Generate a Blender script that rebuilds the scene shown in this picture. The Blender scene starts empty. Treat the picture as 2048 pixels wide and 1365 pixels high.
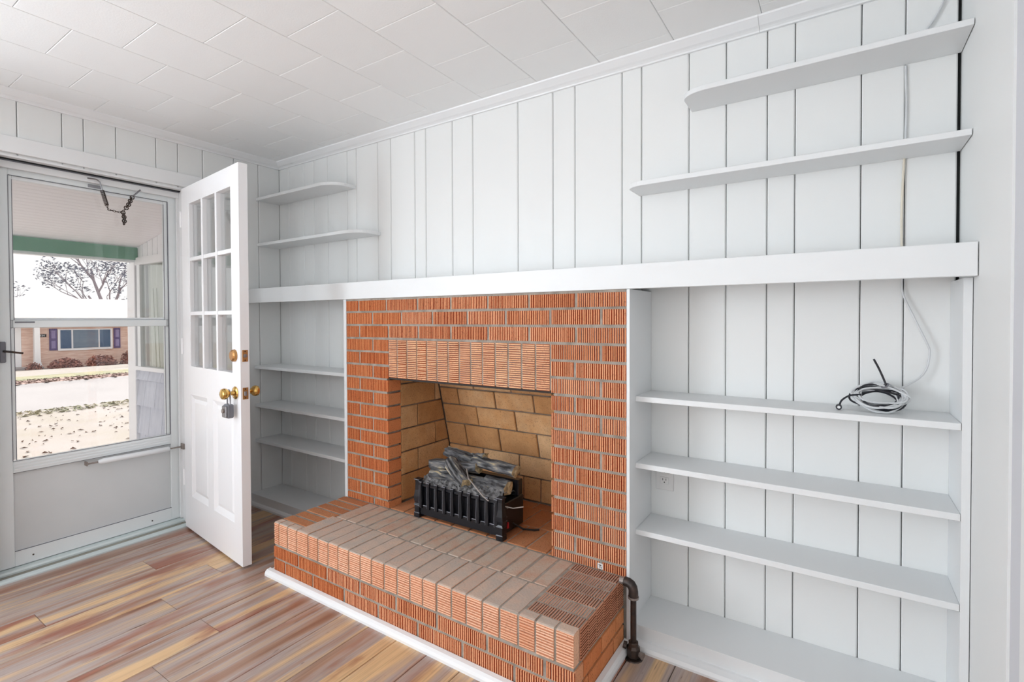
import bpy, bmesh, math, random
from mathutils import Vector, Matrix

# ------------------------------------------------------------------ camera, world, sun, added fill light, exposure
scene = bpy.context.scene
COL = scene.collection
R = random.Random(7)


def lin(c):
    return tuple(((x / 255) / 12.92 if x / 255 <= .04045 else ((x / 255 + .055) / 1.055) ** 2.4) for x in c)


CX, CY, CZ = 2.1883, -1.7364, 1.1931
YAW, PITCH, ROLL, FPX, V0 = 0.5804, -0.0160, -0.0036, 1000.18, 654.55
cam_d = bpy.data.cameras.new('camera')
cam = bpy.data.objects.new('camera', cam_d)
COL.objects.link(cam)
_f = Vector((-math.sin(YAW), math.cos(YAW), 0)); _r = Vector((math.cos(YAW), math.sin(YAW), 0)); _u = Vector((0, 0, 1))
_f2 = _f * math.cos(PITCH) + _u * math.sin(PITCH); _u2 = -_f * math.sin(PITCH) + _u * math.cos(PITCH)
_r3 = _r * math.cos(ROLL) + _u2 * math.sin(ROLL); _u3 = -_r * math.sin(ROLL) + _u2 * math.cos(ROLL)
cam.matrix_world = Matrix(((_r3.x, _u3.x, -_f2.x, CX), (_r3.y, _u3.y, -_f2.y, CY), (_r3.z, _u3.z, -_f2.z, CZ), (0, 0, 0, 1)))
cam_d.sensor_width = 36
cam_d.lens = FPX / 2048 * 36
cam_d.shift_y = -(682.5 - V0) / 2048
cam_d.clip_start = .02
cam_d.clip_end = 300
scene.camera = cam

world = bpy.data.worlds.new('world'); scene.world = world
world.use_nodes = True
bg = world.node_tree.nodes['Background']
bg.inputs[0].default_value = (.90, .875, .87, 1)
bg.inputs[1].default_value = 1.15

sun_d = bpy.data.lights.new('sun', 'SUN'); sun = bpy.data.objects.new('sun', sun_d); COL.objects.link(sun)
sun_d.energy = 4.6; sun_d.angle = .02; sun_d.color = (1, .96, .9)
sun.rotation_euler = Vector((-.45, .30, .8)).to_track_quat('Z', 'Y').to_euler()


def area(name, loc, aim, sx, sy, power, color):
    d = bpy.data.lights.new(name, 'AREA'); o = bpy.data.objects.new(name, d); COL.objects.link(o)
    d.shape = 'RECTANGLE'; d.size = sx; d.size_y = sy; d.energy = power; d.color = color
    o.location = loc
    o.rotation_euler = (-(Vector(aim))).to_track_quat('Z', 'Y').to_euler()
    return o


area('rear_fill_light', (1.1, -4.17, 1.25), (0, 1, .45), 2.5, 1.5, 19, (.90, .96, 1))  # added fill lamp in an unseen rear opening, brightens the room
area('side_fill_light', (-.97, -2.95, 1.30), (1, .0, .1), 1.7, 1.4, 82, (.84, .925, 1))  # second added fill lamp, in an unseen opening of the door wall

vs = scene.view_settings
vs.view_transform = 'Standard'
try:
    vs.look = 'None'
except Exception:
    pass
vs.gamma = 1
vs.use_curve_mapping = False
vs.exposure = .16
scene.cycles.use_denoising = True
scene.cycles.max_bounces = 8
scene.cycles.diffuse_bounces = 5
scene.cycles.glossy_bounces = 3
scene.cycles.transmission_bounces = 2
scene.cycles.transparent_max_bounces = 10
scene.cycles.use_adaptive_sampling = True
scene.cycles.adaptive_threshold = .07
scene.cycles.adaptive_min_samples = 12
scene.cycles.sample_clamp_indirect = 8
scene.cycles.caustics_reflective = False
scene.cycles.caustics_refractive = False

# ------------------------------------------------------------------ mesh helpers
WL = {}


class MB:
    def __init__(s):
        s.v = []; s.f = []; s.m = []

    def face(s, idx, m=0):
        s.f.append(tuple(idx)); s.m.append(m)

    def box(s, x0, x1, y0, y1, z0, z1, m=0):
        b = len(s.v)
        s.v += [(x, y, z) for z in (z0, z1) for y in (y0, y1) for x in (x0, x1)]
        for q in ((0, 2, 3, 1), (4, 5, 7, 6), (0, 1, 5, 4), (2, 6, 7, 3), (0, 4, 6, 2), (1, 3, 7, 5)):
            s.face([b + i for i in q], m)
        return s

    def prism(s, poly, axis, a0, a1, m=0):
        """poly: points in the two other axes, in x,y,z order"""
        b = len(s.v); n = len(poly)
        for a in (a0, a1):
            for p in poly:
                s.v.append((a, p[0], p[1]) if axis == 'x' else (p[0], a, p[1]) if axis == 'y' else (p[0], p[1], a))
        s.face(range(b, b + n), m); s.face(range(b + n, b + 2 * n), m)
        for i in range(n):
            j = (i + 1) % n
            s.face((b + i, b + j, b + n + j, b + n + i), m)
        return s

    def tube(s, pts, r, n=8, m=0, caps=True, closed=False):
        pts = [Vector(p) for p in pts]
        k = len(pts)
        rr = r if isinstance(r, (list, tuple)) else [r] * k
        b = len(s.v)
        up = None
        for i, p in enumerate(pts):
            if closed:
                t = (pts[(i + 1) % k] - pts[i - 1])
            else:
                t = pts[min(i + 1, k - 1)] - pts[max(i - 1, 0)]
            t = t.normalized() if t.length > 1e-9 else Vector((0, 0, 1))
            if up is None:
                up = Vector((0, 0, 1)) if abs(t.z) < .9 else Vector((1, 0, 0))
            a = t.cross(up)
            if a.length < 1e-6:
                a = t.cross(Vector((0, 1, 0)))
            a.normalize(); c = a.cross(t).normalized(); up = c
            for j in range(n):
                th = 2 * math.pi * j / n
                s.v.append(tuple(p + (a * math.cos(th) + c * math.sin(th)) * rr[i]))
        for i in range(k if closed else k - 1):
            i2 = (i + 1) % k
            for j in range(n):
                j2 = (j + 1) % n
                s.face((b + i * n + j, b + i * n + j2, b + i2 * n + j2, b + i2 * n + j), m)
        if caps and not closed:
            s.face(range(b, b + n), m); s.face(range(b + (k - 1) * n, b + k * n), m)
        return s

    def lathe(s, prof, o, axis=(0, 0, 1), n=16, m=0):
        """prof: list of (radius, distance along axis)"""
        ax = Vector(axis).normalized(); o = Vector(o)
        a = ax.cross(Vector((0, 0, 1)) if abs(ax.z) < .9 else Vector((1, 0, 0))).normalized(); c = ax.cross(a)
        b = len(s.v)
        for r, h in prof:
            for j in range(n):
                th = 2 * math.pi * j / n
                s.v.append(tuple(o + ax * h + (a * math.cos(th) + c * math.sin(th)) * r))
        for i in range(len(prof) - 1):
            for j in range(n):
                j2 = (j + 1) % n
                s.face((b + i * n + j, b + i * n + j2, b + (i + 1) * n + j2, b + (i + 1) * n + j), m)
        s.face(range(b, b + n), m); s.face(range(b + (len(prof) - 1) * n, b + len(prof) * n), m)
        return s

    def mesh(s, name, mats, smooth=False, bevel=0, seg=1, off=(0, 0, 0)):
        me = bpy.data.meshes.new(name)
        me.from_pydata([(x - off[0], y - off[1], z - off[2]) for x, y, z in s.v], [], s.f)
        for mm in (mats if isinstance(mats, (list, tuple)) else [mats]):
            me.materials.append(mm)
        for p, i in zip(me.polygons, s.m):
            p.material_index = i
        bm = bmesh.new(); bm.from_mesh(me)
        bmesh.ops.recalc_face_normals(bm, faces=bm.faces)
        if bevel:
            ed = [e for e in bm.edges if e.is_manifold and e.calc_face_angle(0) > .6]
            bmesh.ops.bevel(bm, geom=ed, offset=bevel, segments=seg, affect='EDGES', profile=.5, clamp_overlap=True)
        if smooth:
            for f in bm.faces:
                f.smooth = True
            for e in bm.edges:
                if e.is_manifold and e.calc_face_angle(0) > .7:
                    e.smooth = False
        bm.to_mesh(me); bm.free()
        return me

    def build(s, name, mats, parent=None, smooth=False, bevel=0, seg=1, local=False, base=False):
        xs, ys, zs = zip(*s.v)
        c = ((min(xs) + max(xs)) / 2, (min(ys) + max(ys)) / 2, min(zs) if base else (min(zs) + max(zs)) / 2)
        me = s.mesh(name, mats, smooth, bevel, seg, c)
        o = bpy.data.objects.new(name, me); COL.objects.link(o)
        put(o, Vector(c), parent, local)
        return o


def put(o, wloc, parent=None, local=False):
    wloc = Vector(wloc)
    if parent is not None:
        o.parent = parent
        o.location = wloc if local and parent in LOCALROOT else wloc - WL[parent]
    else:
        o.location = wloc
    WL[o] = wloc


LOCALROOT = set()


def tag(o, label=None, cat=None, group=None, kind=None):
    if label: o['label'] = label
    if cat: o['category'] = cat
    if group: o['group'] = group
    if kind: o['kind'] = kind
    return o


def thing(name, loc, label, cat, group=None, kind=None, rotz=None):
    o = bpy.data.objects.new(name, None); COL.objects.link(o)
    o.empty_display_size = .05
    put(o, loc)
    if rotz is not None:
        o.rotation_euler = (0, 0, rotz); LOCALROOT.add(o); WL[o] = Vector((0, 0, 0))
    return tag(o, label, cat, group, kind)


def bx(x0, x1, y0, y1, z0, z1):
    return MB().box(x0, x1, y0, y1, z0, z1)


# ------------------------------------------------------------------ materials
def node_mat(name):
    m = bpy.data.materials.new(name); m.use_nodes = True
    nt = m.node_tree
    return m, nt, nt.nodes['Principled BSDF']


def new(nt, t, **kw):
    n = nt.nodes.new(t)
    for k, v in kw.items():
        setattr(n, k, v)
    return n


def ramp(nt, stops):
    n = new(nt, 'ShaderNodeValToRGB')
    el = n.color_ramp.elements
    while len(el) < len(stops):
        el.new(.5)
    for e, (p, c) in zip(el, stops):
        e.position = p; e.color = (*c, 1)
    return n


def pm(name, col, rough=.5, metal=0, var=0, vscale=8, bump=0, bscale=60, spec=.5, col2=None, aniso=None, rnd=0):
    """principled material; var mixes towards col2 with noise, rnd shifts value by object"""
    m, nt, p = node_mat(name)
    c = lin(col)
    p.inputs['Base Color'].default_value = (*c, 1)
    p.inputs['Roughness'].default_value = rough
    p.inputs['Metallic'].default_value = metal
    p.inputs['Specular IOR Level'].default_value = spec
    L = nt.links.new
    tc = new(nt, 'ShaderNodeTexCoord')
    src = tc.outputs['Object']
    if aniso:
        mp = new(nt, 'ShaderNodeMapping'); mp.inputs['Scale'].default_value = aniso
        L(src, mp.inputs[0]); src = mp.outputs[0]
    if var or rnd:
        oi = new(nt, 'ShaderNodeObjectInfo')
        ad = new(nt, 'ShaderNodeVectorMath', operation='ADD')
        sc = new(nt, 'ShaderNodeVectorMath', operation='SCALE'); sc.inputs[0].default_value = (31, 17, 23)
        L(oi.outputs['Random'], sc.inputs['Scale']); L(src, ad.inputs[0]); L(sc.outputs[0], ad.inputs[1])
        nz = new(nt, 'ShaderNodeTexNoise'); nz.inputs['Scale'].default_value = vscale; nz.inputs['Detail'].default_value = 5
        L(ad.outputs[0], nz.inputs['Vector'])
        c2 = lin(col2) if col2 else tuple(x * .6 for x in c)
        rp = ramp(nt, [(.35, c), (.7, tuple(a + (b - a) * var for a, b in zip(c, c2)))])
        L(nz.outputs['Fac'], rp.inputs[0])
        out = rp.outputs[0]
        if rnd:
            hs = new(nt, 'ShaderNodeHueSaturation')
            mr = new(nt, 'ShaderNodeMapRange'); mr.inputs[3].default_value = 1 - rnd; mr.inputs[4].default_value = 1 + rnd
            L(oi.outputs['Random'], mr.inputs[0]); L(mr.outputs[0], hs.inputs['Value']); L(out, hs.inputs['Color'])
            out = hs.outputs[0]
        L(out, p.inputs['Base Color'])
    if bump:
        n2 = new(nt, 'ShaderNodeTexNoise'); n2.inputs['Scale'].default_value = bscale; n2.inputs['Detail'].default_value = 6
        L(src, n2.inputs['Vector'])
        bp = new(nt, 'ShaderNodeBump'); bp.inputs['Strength'].default_value = bump; bp.inputs['Distance'].default_value = .004
        L(n2.outputs['Fac'], bp.inputs['Height']); L(bp.outputs[0], p.inputs['Normal'])
    return m


def brick_mat(name, stops, dust=0, dustcol=(168, 150, 136), fleck=.5, up=False, dmin=.3):
    m, nt, p = node_mat(name); L = nt.links.new
    p.inputs['Roughness'].default_value = .88; p.inputs['Specular IOR Level'].default_value = .25
    oi = new(nt, 'ShaderNodeObjectInfo'); tc = new(nt, 'ShaderNodeTexCoord')
    sc = new(nt, 'ShaderNodeVectorMath', operation='SCALE'); sc.inputs[0].default_value = (9.1, 7.7, 5.3)
    ad = new(nt, 'ShaderNodeVectorMath', operation='ADD')
    L(oi.outputs['Random'], sc.inputs['Scale']); L(tc.outputs['Object'], ad.inputs[0]); L(sc.outputs[0], ad.inputs[1])
    vec = ad.outputs[0]
    n1 = new(nt, 'ShaderNodeTexNoise'); n1.inputs['Scale'].default_value = 16; n1.inputs['Detail'].default_value = 6
    L(vec, n1.inputs['Vector'])
    mx = new(nt, 'ShaderNodeMath', operation='MULTIPLY_ADD'); mx.inputs[1].default_value = .45
    L(n1.outputs['Fac'], mx.inputs[0])
    sh = new(nt, 'ShaderNodeMath', operation='MULTIPLY_ADD'); sh.inputs[1].default_value = .75; sh.inputs[2].default_value = -.1
    L(oi.outputs['Random'], sh.inputs[0]); L(sh.outputs[0], mx.inputs[2])
    rp = ramp(nt, [(a, lin(c)) for a, c in stops]); L(mx.outputs[0], rp.inputs[0])
    out = rp.outputs[0]
    # dark iron flecks
    n2 = new(nt, 'ShaderNodeTexNoise'); n2.inputs['Scale'].default_value = 170; n2.inputs['Detail'].default_value = 2
    L(vec, n2.inputs['Vector'])
    fr = ramp(nt, [(.28, (fleck, fleck, fleck)), (.42, (0, 0, 0))]); L(n2.outputs['Fac'], fr.inputs[0])
    mk = new(nt, 'ShaderNodeMix', data_type='RGBA'); L(fr.outputs[0], mk.inputs[0]); L(out, mk.inputs[6])
    mk.inputs[7].default_value = (*lin((92, 52, 38)), 1); out = mk.outputs[2]
    if dust:
        n3 = new(nt, 'ShaderNodeTexNoise'); n3.inputs['Scale'].default_value = 11; n3.inputs['Detail'].default_value = 8
        n3.inputs['Roughness'].default_value = .7
        L(vec, n3.inputs['Vector'])
        dr = ramp(nt, [(.34, (dust * dmin,) * 3), (.64, (dust,) * 3)]); L(n3.outputs['Fac'], dr.inputs[0])
        fac = dr.outputs[0]
        if up:
            ge = new(nt, 'ShaderNodeNewGeometry'); sx = new(nt, 'ShaderNodeSeparateXYZ'); L(ge.outputs['Normal'], sx.inputs[0])
            mr = new(nt, 'ShaderNodeMapRange'); mr.inputs[1].default_value = .3; mr.inputs[2].default_value = .8
            L(sx.outputs[2], mr.inputs[0])
            mu = new(nt, 'ShaderNodeMath', operation='MULTIPLY'); L(fac, mu.inputs[0]); L(mr.outputs[0], mu.inputs[1]); fac = mu.outputs[0]
        mk2 = new(nt, 'ShaderNodeMix', data_type='RGBA'); L(fac, mk2.inputs[0]); L(out, mk2.inputs[6])
        mk2.inputs[7].default_value = (*lin(dustcol), 1); out = mk2.outputs[2]
    L(out, p.inputs['Base Color'])
    n4 = new(nt, 'ShaderNodeTexNoise'); n4.inputs['Scale'].default_value = 130; n4.inputs['Detail'].default_value = 5
    L(vec, n4.inputs['Vector'])
    bp = new(nt, 'ShaderNodeBump'); bp.inputs['Strength'].default_value = .5; bp.inputs['Distance'].default_value = .003
    L(n4.outputs['Fac'], bp.inputs['Height']); L(bp.outputs[0], p.inputs['Normal'])
    return m


def wood_floor():
    m, nt, p = node_mat('wood_floor'); L = nt.links.new
    oi = new(nt, 'ShaderNodeObjectInfo'); tc = new(nt, 'ShaderNodeTexCoord')
    sc = new(nt, 'ShaderNodeVectorMath', operation='SCALE'); sc.inputs[0].default_value = (13, 29, 3)
    ad = new(nt, 'ShaderNodeVectorMath', operation='ADD')
    L(oi.outputs['Random'], sc.inputs['Scale']); L(tc.outputs['Object'], ad.inputs[0]); L(sc.outputs[0], ad.inputs[1])

    def nz(scale, detail, dist=0, rough=.55):
        mp = new(nt, 'ShaderNodeMapping'); mp.inputs['Scale'].default_value = scale
        L(ad.outputs[0], mp.inputs[0])
        n = new(nt, 'ShaderNodeTexNoise'); n.inputs['Scale'].default_value = 1; n.inputs['Detail'].default_value = detail
        n.inputs['Distortion'].default_value = dist; n.inputs['Roughness'].default_value = rough
        L(mp.outputs[0], n.inputs['Vector']); return n
    a = nz((11, .6, 1), 3, .3)
    rp = ramp(nt, [(.30, lin((134, 90, 68))), (.40, lin((166, 132, 112))), (.48, lin((172, 156, 150))), (.545, lin((184, 158, 136))), (.60, lin((216, 180, 136))), (.68, lin((208, 170, 128)))])
    L(a.outputs['Fac'], rp.inputs[0])
    # reddish heartwood zones
    b = nz((5.5, 1.3, 1), 4, .6)
    rb = ramp(nt, [(.52, (0, 0, 0)), (.64, (.85, .85, .85))]); L(b.outputs['Fac'], rb.inputs[0])
    m1 = new(nt, 'ShaderNodeMix', data_type='RGBA'); L(rb.outputs[0], m1.inputs[0]); L(rp.outputs[0], m1.inputs[6])
    m1.inputs[7].default_value = (*lin((150, 84, 58)), 1)
    # fine grain
    g = nz((150, 5, 1), 3)
    rg = ramp(nt, [(.33, (.6, .58, .58)), (.55, (1, 1, 1))]); L(g.outputs['Fac'], rg.inputs[0])
    m2 = new(nt, 'ShaderNodeMix', data_type='RGBA', blend_type='MULTIPLY'); m2.inputs[0].default_value = .55
    L(m1.outputs[2], m2.inputs[6]); L(rg.outputs[0], m2.inputs[7])
    # dark checks
    k = nz((60, 6.5, 1), 2, 1.2)
    rk = ramp(nt, [(.70, (0, 0, 0)), (.76, (.75, .75, .75))]); L(k.outputs['Fac'], rk.inputs[0])
    m3 = new(nt, 'ShaderNodeMix', data_type='RGBA'); L(rk.outputs[0], m3.inputs[0]); L(m2.outputs[2], m3.inputs[6])
    m3.inputs[7].default_value = (*lin((92, 58, 44)), 1)
    L(m3.outputs[2], p.inputs['Base Color'])
    p.inputs['Roughness'].default_value = .28
    p.inputs['Specular IOR Level'].default_value = .55
    bp = new(nt, 'ShaderNodeBump'); bp.inputs['Strength'].default_value = .12; bp.inputs['Distance'].default_value = .002
    L(g.outputs['Fac'], bp.inputs['Height']); L(bp.outputs[0], p.inputs['Normal'])
    return m


def glass_mat():
    m = bpy.data.materials.new('window_glass'); m.use_nodes = True
    nt = m.node_tree; nt.nodes.clear()
    o = new(nt, 'ShaderNodeOutputMaterial'); mx = new(nt, 'ShaderNodeMixShader'); t = new(nt, 'ShaderNodeBsdfTransparent'); g = new(nt, 'ShaderNodeBsdfGlossy')
    t.inputs[0].default_value = (.97, .98, .98, 1); g.inputs['Roughness'].default_value = .02
    lw_ = new(nt, 'ShaderNodeLayerWeight'); lw_.inputs[0].default_value = .5
    pw = new(nt, 'ShaderNodeMath', operation='POWER'); pw.inputs[1].default_value = 4
    ma = new(nt, 'ShaderNodeMath', operation='MULTIPLY_ADD'); ma.inputs[1].default_value = .8; ma.inputs[2].default_value = .03
    nt.links.new(lw_.outputs['Facing'], pw.inputs[0]); nt.links.new(pw.outputs[0], ma.inputs[0]); nt.links.new(ma.outputs[0], mx.inputs[0])
    nt.links.new(t.outputs[0], mx.inputs[1]); nt.links.new(g.outputs[0], mx.inputs[2]); nt.links.new(mx.outputs[0], o.inputs[0])
    return m


def log_mat():
    m, nt, p = node_mat('charred_log'); L = nt.links.new
    tc = new(nt, 'ShaderNodeTexCoord'); oi = new(nt, 'ShaderNodeObjectInfo')
    uv = new(nt, 'ShaderNodeMapping'); uv.inputs['Scale'].default_value = (14, 70, 70)
    sc = new(nt, 'ShaderNodeVectorMath', operation='SCALE'); sc.inputs[0].default_value = (3, 5, 7)
    L(oi.outputs['Random'], sc.inputs['Scale'])
    ad = new(nt, 'ShaderNodeVectorMath', operation='ADD'); L(tc.outputs['Object'], ad.inputs[0]); L(sc.outputs[0], ad.inputs[1])
    L(ad.outputs[0], uv.inputs[0])
    n = new(nt, 'ShaderNodeTexNoise'); n.inputs['Scale'].default_value = 1; n.inputs['Detail'].default_value = 5
    L(uv.outputs[0], n.inputs['Vector'])
    rp = ramp(nt, [(.36, lin((38, 37, 38))), (.5, lin((92, 92, 95))), (.6, lin((122, 120, 118))), (.7, lin((196, 180, 146)))])
    L(n.outputs['Fac'], rp.inputs[0]); L(rp.outputs[0], p.inputs['Base Color'])
    p.inputs['Roughness'].default_value = .8
    bp = new(nt, 'ShaderNodeBump'); bp.inputs['Strength'].default_value = .8; bp.inputs['Distance'].default_value = .004
    L(n.outputs['Fac'], bp.inputs['Height']); L(bp.outputs[0], p.inputs['Normal'])
    return m


M = {}
M['wall'] = pm('white_wall_paint', (228, 229, 228), .5, var=.12, vscale=3, col2=(218, 220, 220), bump=.04, bscale=40)
M['trim'] = pm('white_trim_paint', (230, 231, 232), .38, bump=.03, bscale=30)
M['shelf'] = pm('white_shelf_paint', (226, 228, 229), .42, bump=.03, bscale=30)
M['door'] = pm('white_door_paint', (240, 240, 242), .32)
M['ceil'] = pm('ceiling_tile_white', (238, 239, 239), .75, bump=.1, bscale=160, rnd=.012, var=.05, vscale=2)
M['dark'] = pm('dark_gap', (38, 40, 40), .9)
M['floor'] = wood_floor()
M['under'] = pm('subfloor', (70, 48, 36), .9)
_ribs = [(.0, (212, 136, 96)), (.3, (222, 152, 110)), (.55, (228, 164, 124)), (.8, (222, 156, 116)), (1, (232, 184, 142))]
_pier = [(.0, (206, 120, 74)), (.35, (216, 136, 88)), (.6, (220, 146, 98)), (1, (208, 126, 80))]
M['brick'] = brick_mat('ribbed_brick', _ribs, fleck=.45)
M['brick_jamb'] = brick_mat('ribbed_brick_orange', _pier, fleck=.4)
M['soldier'] = brick_mat('ribbed_brick_tan', [(.0, (222, 158, 118)), (.4, (230, 174, 134)), (.7, (236, 188, 146)), (1, (224, 162, 124))], fleck=.55)
M['rowlock'] = brick_mat('hearth_edge_brick', [(.0, (222, 164, 130)), (.4, (232, 182, 150)), (.7, (238, 196, 166)), (1, (226, 172, 140))], dust=1, fleck=.5, up=True, dustcol=(178, 166, 156), dmin=.6)
M['hearthtop'] = brick_mat('dusty_hearth_brick', [(.0, (186, 124, 92)), (.5, (198, 142, 110)), (1, (190, 132, 100))], dust=1, dustcol=(188, 174, 160), fleck=.5, dmin=.4)
M['hearthtop_l'] = brick_mat('stained_hearth_brick', [(.0, (172, 102, 64)), (.5, (188, 122, 80)), (1, (180, 114, 74))], dust=.3, dustcol=(160, 130, 104), fleck=.6)
M['hearthtop_r'] = brick_mat('ribbed_hearth_brick', [(.0, (204, 136, 104)), (.5, (218, 158, 126)), (1, (210, 146, 114))], dust=.7, dustcol=(152, 136, 126), fleck=.5, up=True)
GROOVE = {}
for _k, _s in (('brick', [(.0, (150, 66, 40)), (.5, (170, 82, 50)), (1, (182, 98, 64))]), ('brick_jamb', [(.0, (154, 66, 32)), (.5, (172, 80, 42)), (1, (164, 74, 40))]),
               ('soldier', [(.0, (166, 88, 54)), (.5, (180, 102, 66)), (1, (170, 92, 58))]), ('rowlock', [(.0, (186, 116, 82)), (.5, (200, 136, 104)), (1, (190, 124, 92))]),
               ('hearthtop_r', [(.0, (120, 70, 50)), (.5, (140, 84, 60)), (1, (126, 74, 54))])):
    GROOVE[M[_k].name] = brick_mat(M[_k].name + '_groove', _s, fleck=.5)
M['firebrick'] = brick_mat('firebrick', [(.0, (200, 146, 94)), (.35, (222, 172, 120)), (.65, (234, 194, 148)), (1, (218, 158, 98))], dust=.35, dustcol=(130, 92, 62), fleck=.5)
M['mortar'] = pm('mortar', (166, 158, 148), .95, var=.7, vscale=25, col2=(120, 111, 102), bump=.7, bscale=110, spec=.2)
M['firemortar'] = pm('fire_mortar', (150, 136, 122), .95, var=.8, vscale=12, col2=(78, 64, 54), bump=.6, bscale=90, spec=.2)
M['soot'] = pm('sooty_steel', (52, 44, 40), .8, var=.5, vscale=20, col2=(30, 26, 24))
M['alu'] = pm('painted_aluminium', (228, 233, 234), .38, var=.1, vscale=4, col2=(210, 218, 220))
M['casing_shade'] = pm('shade_toned_casing', (204, 205, 210), .5)  # grey put into the paint for the dimmer light on this face
M['alu_w'] = pm('white_aluminium', (232, 235, 237), .35)
M['kick'] = pm('kick_panel_paint', (208, 211, 212), .5, var=.25, vscale=6, col2=(192, 195, 196))
M['sill'] = pm('threshold_metal', (206, 216, 216), .35, metal=.2)
M['sill_dirty'] = pm('weathered_threshold', (150, 148, 138), .6, var=.6, vscale=18, col2=(110, 104, 92), aniso=(1, .15, 1))
M['glass'] = glass_mat()
M['brass'] = pm('polished_brass', (216, 176, 104), .2, metal=1)
M['brass_d'] = pm('aged_brass', (186, 140, 92), .35, metal=1)
M['steel'] = pm('dull_steel', (150, 150, 154), .35, metal=1)
M['lockgrey'] = pm('grey_lockbox', (116, 117, 124), .45)
M['iron'] = pm('black_iron_pipe', (62, 56, 54), .42, metal=.6, var=.5, vscale=40, col2=(96, 74, 62))
M['iron_l'] = pm('worn_iron_collar', (150, 140, 134), .5, metal=.5)
M['blk'] = pm('black_enamel', (26, 27, 32), .32)
M['blk_edge'] = pm('pale_grey_edge', (132, 134, 142), .4)  # pale grey for thin lines along the black heater edges
M['log'] = log_mat()
M['logend'] = pm('split_log_end', (206, 186, 146), .85, var=.8, vscale=60, col2=(92, 74, 54), bump=.8, bscale=90)
M['ember'] = pm('grey_ember_bed', (134, 132, 132), .9, var=.9, vscale=55, col2=(36, 35, 36), bump=1, bscale=80)
M['red'] = pm('red_switch', (176, 34, 40), .4)
M['cable'] = pm('grey_white_cable', (206, 208, 210), .45)
M['cable_c'] = pm('cream_cable', (216, 208, 192), .5)
M['cable_k'] = pm('black_cable', (34, 35, 42), .4)
M['plate'] = pm('outlet_plate', (222, 222, 221), .4)
M['slot'] = pm('outlet_slot', (20, 20, 20), .6)
# outdoors
M['green'] = pm('green_painted_beam', (126, 168, 146), .6, var=.4, vscale=4, col2=(92, 138, 116))
M['porchceil'] = pm('porch_ceiling_white', (246, 242, 244), .6)
M['shingle'] = pm('grey_shingle', (204, 207, 217), .85, var=.5, vscale=14, col2=(174, 180, 194), aniso=(3, 3, .4), rnd=.05)
M['extwhite'] = pm('exterior_white', (238, 238, 240), .5)
M['sheer'] = pm('pale_curtain', (206, 210, 198), .8)
M['fold'] = pm('curtain_fold', (120, 128, 96), .8)
M['lawn'] = pm('winter_lawn', (174, 166, 163), .95, var=.8, vscale=1.6, col2=(164, 155, 143), bump=.4, bscale=30)
M['lawn_g'] = pm('green_verge', (138, 140, 112), .95, var=.8, vscale=2, col2=(190, 178, 150))
M['verge'] = pm('leaf_verge', (186, 160, 152), .95, var=.9, vscale=5, col2=(126, 96, 92))
M['road'] = pm('pale_asphalt', (170, 165, 166), .9, var=.2, vscale=1)
M['leaf'] = pm('fallen_leaf', (104, 82, 70), .9, rnd=.2)
M['hbrick'] = pm('tan_house_brick', (232, 206, 192), .9, var=.8, vscale=5, col2=(206, 164, 146), aniso=(1, .6, 4))
M['shutter'] = pm('purple_shutter', (92, 78, 124), .6)
M['shutter_l'] = pm('shutter_panel', (136, 124, 166), .6)
M['pane'] = pm('dark_blue_pane', (58, 84, 118), .15, var=.4, vscale=.8, col2=(92, 118, 140))
M['blind'] = pm('window_blind', (104, 122, 142), .4, var=.4, vscale=1.5, col2=(150, 160, 170))
M['roof'] = pm('pale_roof', (206, 200, 200), .9)
M['plaque'] = pm('black_plaque', (26, 22, 24), .5)
M['shrub'] = pm('red_brown_shrub', (196, 142, 128), .9, var=.9, vscale=5, col2=(112, 82, 82), rnd=.2)
M['bark'] = pm('pale_bark', (150, 140, 146), .9)
M['needles'] = pm('pine_needles', (120, 124, 138), .9)

# ------------------------------------------------------------------ room shell
XL, XR, YB, ZC = -.992, 2.487, .2473, 2.2425
YR = -4.2


def vplank(x0, x1, y0, y1, z0, z1, axis, ch=.0035):
    """upright board with chamfered long edges on its room side"""
    if axis == 'x':      # back wall: faces -y
        poly = [(x0 + ch, y0), (x1 - ch, y0), (x1, y0 + ch), (x1, y1), (x0, y1), (x0, y0 + ch)]
    else:                # door wall: faces +x
        poly = [(x1, y0 + ch), (x1, y1 - ch), (x1 - ch, y1), (x0, y1), (x0, y0), (x1 - ch, y0)]
    return MB().prism(poly, 'z', z0, z1)


# back wall
wb = MB(); wb.box(XL - .02, 0.19, YB + .019, YB + .12, 0, ZC + .05); wb.box(1.355, XR + .25, YB + .019, YB + .12, 0, ZC + .05); wb.box(.19, 1.355, YB + .019, YB + .12, 1.2, ZC + .05)
wall_back = tag(wb.build('wall_back', M['dark'], base=True), 'white random-width tongue and groove board wall behind the fireplace', 'wall', kind='structure')
gx = [-1.0, -.885, -.722, -.618, -.479, -.295, -.2118, -.0291, .0767, .2613, .3415, .5245, .6569, .9229, 1.1092, 1.2182, 1.4328, 1.5153, 1.7005, 1.834, 1.9696, 2.0555, 2.2425, 2.3548, 2.479]
for a, b in zip(gx, gx[1:]):
    z0 = 1.2 if b > -.02 and a < 1.5 else .0
    vplank(a + .0012, b - .0012, YB, YB + .019, z0, ZC, 'x').build('plank', M['wall'], wall_back)

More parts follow.
